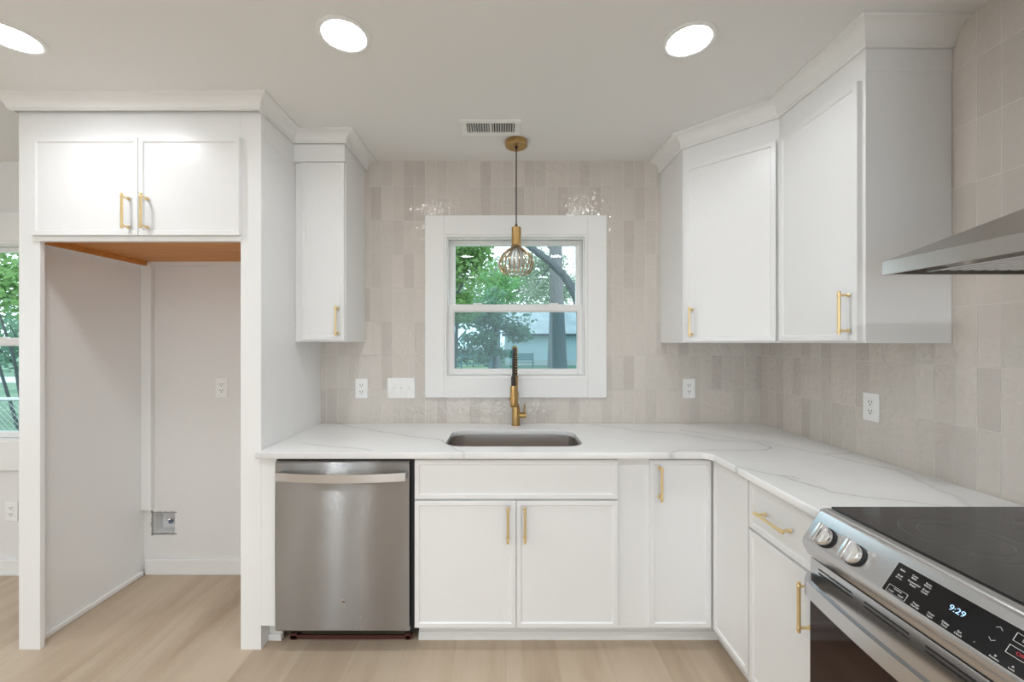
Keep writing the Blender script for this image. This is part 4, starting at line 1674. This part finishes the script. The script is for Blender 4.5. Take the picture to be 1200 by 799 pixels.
for (x, y, h, rx, rz, n, lab) in ((-4.8, 22.8, 3.6, 2.2, 1.9, 2400, 'soft green tree behind the slender drooping tree'), (3.3, 26.1, 6.3, 2.6, 2.0, 2400, 'pale leafy tree rising behind the forked limb'),
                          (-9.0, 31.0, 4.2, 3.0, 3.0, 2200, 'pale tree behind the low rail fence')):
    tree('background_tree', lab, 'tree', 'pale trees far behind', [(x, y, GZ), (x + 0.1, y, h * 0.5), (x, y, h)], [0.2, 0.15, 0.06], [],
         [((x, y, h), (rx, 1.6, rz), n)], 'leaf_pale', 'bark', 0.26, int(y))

# house across the lawn
root = empty('house', (4.2, 31, GZ))
tag(root, 'pale sided house with a grey shingle roof across the lawn', 'house')
mb = MB()
mb.box(0.25, 9.0, 28.4, 34.0, GZ, 1.95)
mb.build('walls', 'siding', root)
mb = MB()
mb.prism([(27.9, 1.90), (31.2, 3.9), (34.5, 1.90), (34.5, 2.02), (31.2, 4.05), (27.9, 2.02)], lambda u, v, t: (t, u, v), -0.05, 9.3)
mb.build('roof', 'shingle', root)
mb = MB()
mb.box(-0.05, 9.3, 27.86, 27.899, 1.86, 2.03)
mb.build('fascia', 'bark_dark', root)
mb = MB()
mb.box(0.25, 9.0, 28.36, 28.399, GZ, 0.02)
mb.build('foundation', 'road', root)

# hedge along the far side of the lawn
root = empty('hedge', (-4.6, 26.5, GZ))
tag(root, 'low clipped green hedge running up to the pale house', 'hedge')
rnd = random.Random(9)
mb = MB()
for i in range(22):
    x = -8.9 + 0.4 * i
    mb.tube([(x, 26.5, GZ), (x + 0.05, 26.5, 0.5), (x, 26.5, 1.2)], [0.04, 0.03, 0.015], 6)
mb.build('stems', 'bark_dark', root)
mb = MB()
for i in range(30):
    add_leaves(mb, rnd, (-9.0 + 0.30 * i, 26.5, 0.65 + rnd.uniform(-0.1, 0.25)), (0.5, 0.45, 1.0), 110, 0.24)
mb.build('foliage', 'leaf_blue', root)

# garden bench
root = empty('garden_bench', (1.35, 24.4, GZ))
tag(root, 'dark teal slatted garden bench before the pale house', 'bench')
mb = MB()
for i in range(4):
    mb.box(0.65, 2.05, 24.2 + 0.11 * i, 24.29 + 0.11 * i, 0.08, 0.11)
mb.build('seat', 'teal_paint', root)
mb = MB()
for i in range(4):
    mb.box(0.65, 2.05, 24.62, 24.65, 0.20 + 0.12 * i, 0.29 + 0.12 * i)
mb.box(0.68, 0.74, 24.651, 24.70, 0.08, 0.68)
mb.box(1.96, 2.02, 24.651, 24.70, 0.08, 0.68)
mb.build('backrest', 'teal_paint', root)
for xx in (0.70, 1.94):
    for yy in (24.22, 24.55):
        mb = MB()
        mb.box(xx, xx + 0.07, yy, yy + 0.07, GZ, 0.0795)
        mb.build('leg', 'teal_paint', root)

# low white fence on the lawn painted sunlit
root = empty('garden_fence', (-4, 20.5, GZ))
tag(root, 'low dark rail fence at the edge of the bright lawn', 'fence')
mb = MB()
for zz in (0.15, 0.55):
    mb.box(-7.5, -0.6, 20.48, 20.52, zz, zz + 0.09)
mb.build('rails', 'teal_paint', root)
for i in range(5):
    mb = MB()
    x = -7.4 + 1.68 * i
    mb.box(x, x + 0.1, 20.521, 20.62, GZ, 0.75)
    mb.build('post', 'teal_paint', root)

# outside the dining window: shrubs, chain-link fence
rnd = random.Random(77)
for i, (x, y, z, rx, rz, n, lf, lab) in enumerate((
        (-7.6, 4.2, 2.35, 1.6, 0.95, 5200, 'leaf_bright', 'bright green leafy shrub outside the dining window'),
        (-10.5, 7.0, 1.55, 1.7, 1.1, 2400, 'leaf_blue', 'bluish green shrub behind the bright green one'))):
    root = empty('shrub', (x, y, GZ))
    tag(root, lab, 'shrub', 'shrubs outside the dining window')
    mb = MB()
    for k in range(5):
        a = 2 * PI * k / 5
        mb.tube([(x + 0.1 * math.cos(a), y + 0.1 * math.sin(a), GZ), (x + 0.25 * rx * math.cos(a), y + 0.25 * rx * math.sin(a), z * 0.5), (x + 0.6 * rx * math.cos(a), y + 0.6 * rx * math.sin(a), z + 0.2)], [0.025, 0.017, 0.007], 8)
    mb.build('stems', 'bark_dark', root, smooth=True)
    mb = MB()
    for _ in range(n // 150):
        v = Vector((rnd.uniform(-1, 1), rnd.uniform(-1, 1), rnd.uniform(-1, 1))).normalized() * rnd.uniform(0.2, 0.9)
        add_leaves(mb, rnd, (x + v.x * rx, y + v.y * rx * 0.8, z + v.z * rz), (rx * 0.33, rx * 0.33, rz * 0.4), 150, 0.10 if i == 0 else 0.14)
    mb.build('foliage', lf, root)

root = empty('chain_link_fence', (-6.0, 1.7, GZ))
tag(root, 'grey chain-link fence outside the dining window', 'fence')
FX0, FX1, FZ1 = -7.6, -4.0, 0.80
mb = MB()
pitch = 0.062
t = bmesh.new()
H_ = FZ1 - GZ
i = 0
u = -H_
while u < FX1 - FX0:
    for s in (1, -1):
        a0 = u if s == 1 else u + H_
        p0 = Vector((FX0 + a0, 1.70, GZ))
        p1 = Vector((FX0 + a0 + s * H_, 1.70, FZ1))
        lo_, hi_ = 0.0, 1.0
        dx = p1.x - p0.x
        for lim, keep_gt in ((FX0, True), (FX1, False)):
            f = (lim - p0.x) / dx
            if (keep_gt and dx > 0) or (not keep_gt and dx < 0):
                lo_ = max(lo_, f)
            else:
                hi_ = min(hi_, f)
        if hi_ > lo_:
            q0, q1 = p0.lerp(p1, lo_), p0.lerp(p1, hi_)
            dv = (q1 - q0).normalized()
            a = Vector((0, 1, 0)) * 0.0022
            b = dv.cross(Vector((0, 1, 0))) * 0.0022
            off = Vector((0, 0.0022 * s, 0))
            R0 = [t.verts.new(q0 + off + c) for c in (a, b, -a, -b)]
            R1 = [t.verts.new(q1 + off + c) for c in (a, b, -a, -b)]
            for j in range(4):
                t.faces.new((R0[j], R0[(j + 1) % 4], R1[(j + 1) % 4], R1[j]))
    u += pitch
mb._add(t)
mb.build('wire_mesh', 'galv', root)
mb = MB()
mb.tube([(FX0, 1.70, FZ1 + 0.015), (FX1, 1.70, FZ1 + 0.015)], 0.02, 10)
mb.build('top_rail', 'galv', root, smooth=True)
for x in (FX0, FX0 + 1.8, FX1):
    mb = MB()
    mb.tube([(x, 1.735, GZ), (x, 1.735, FZ1 + 0.05)], 0.025, 10)
    mb.build('post', 'galv', root, smooth=True)
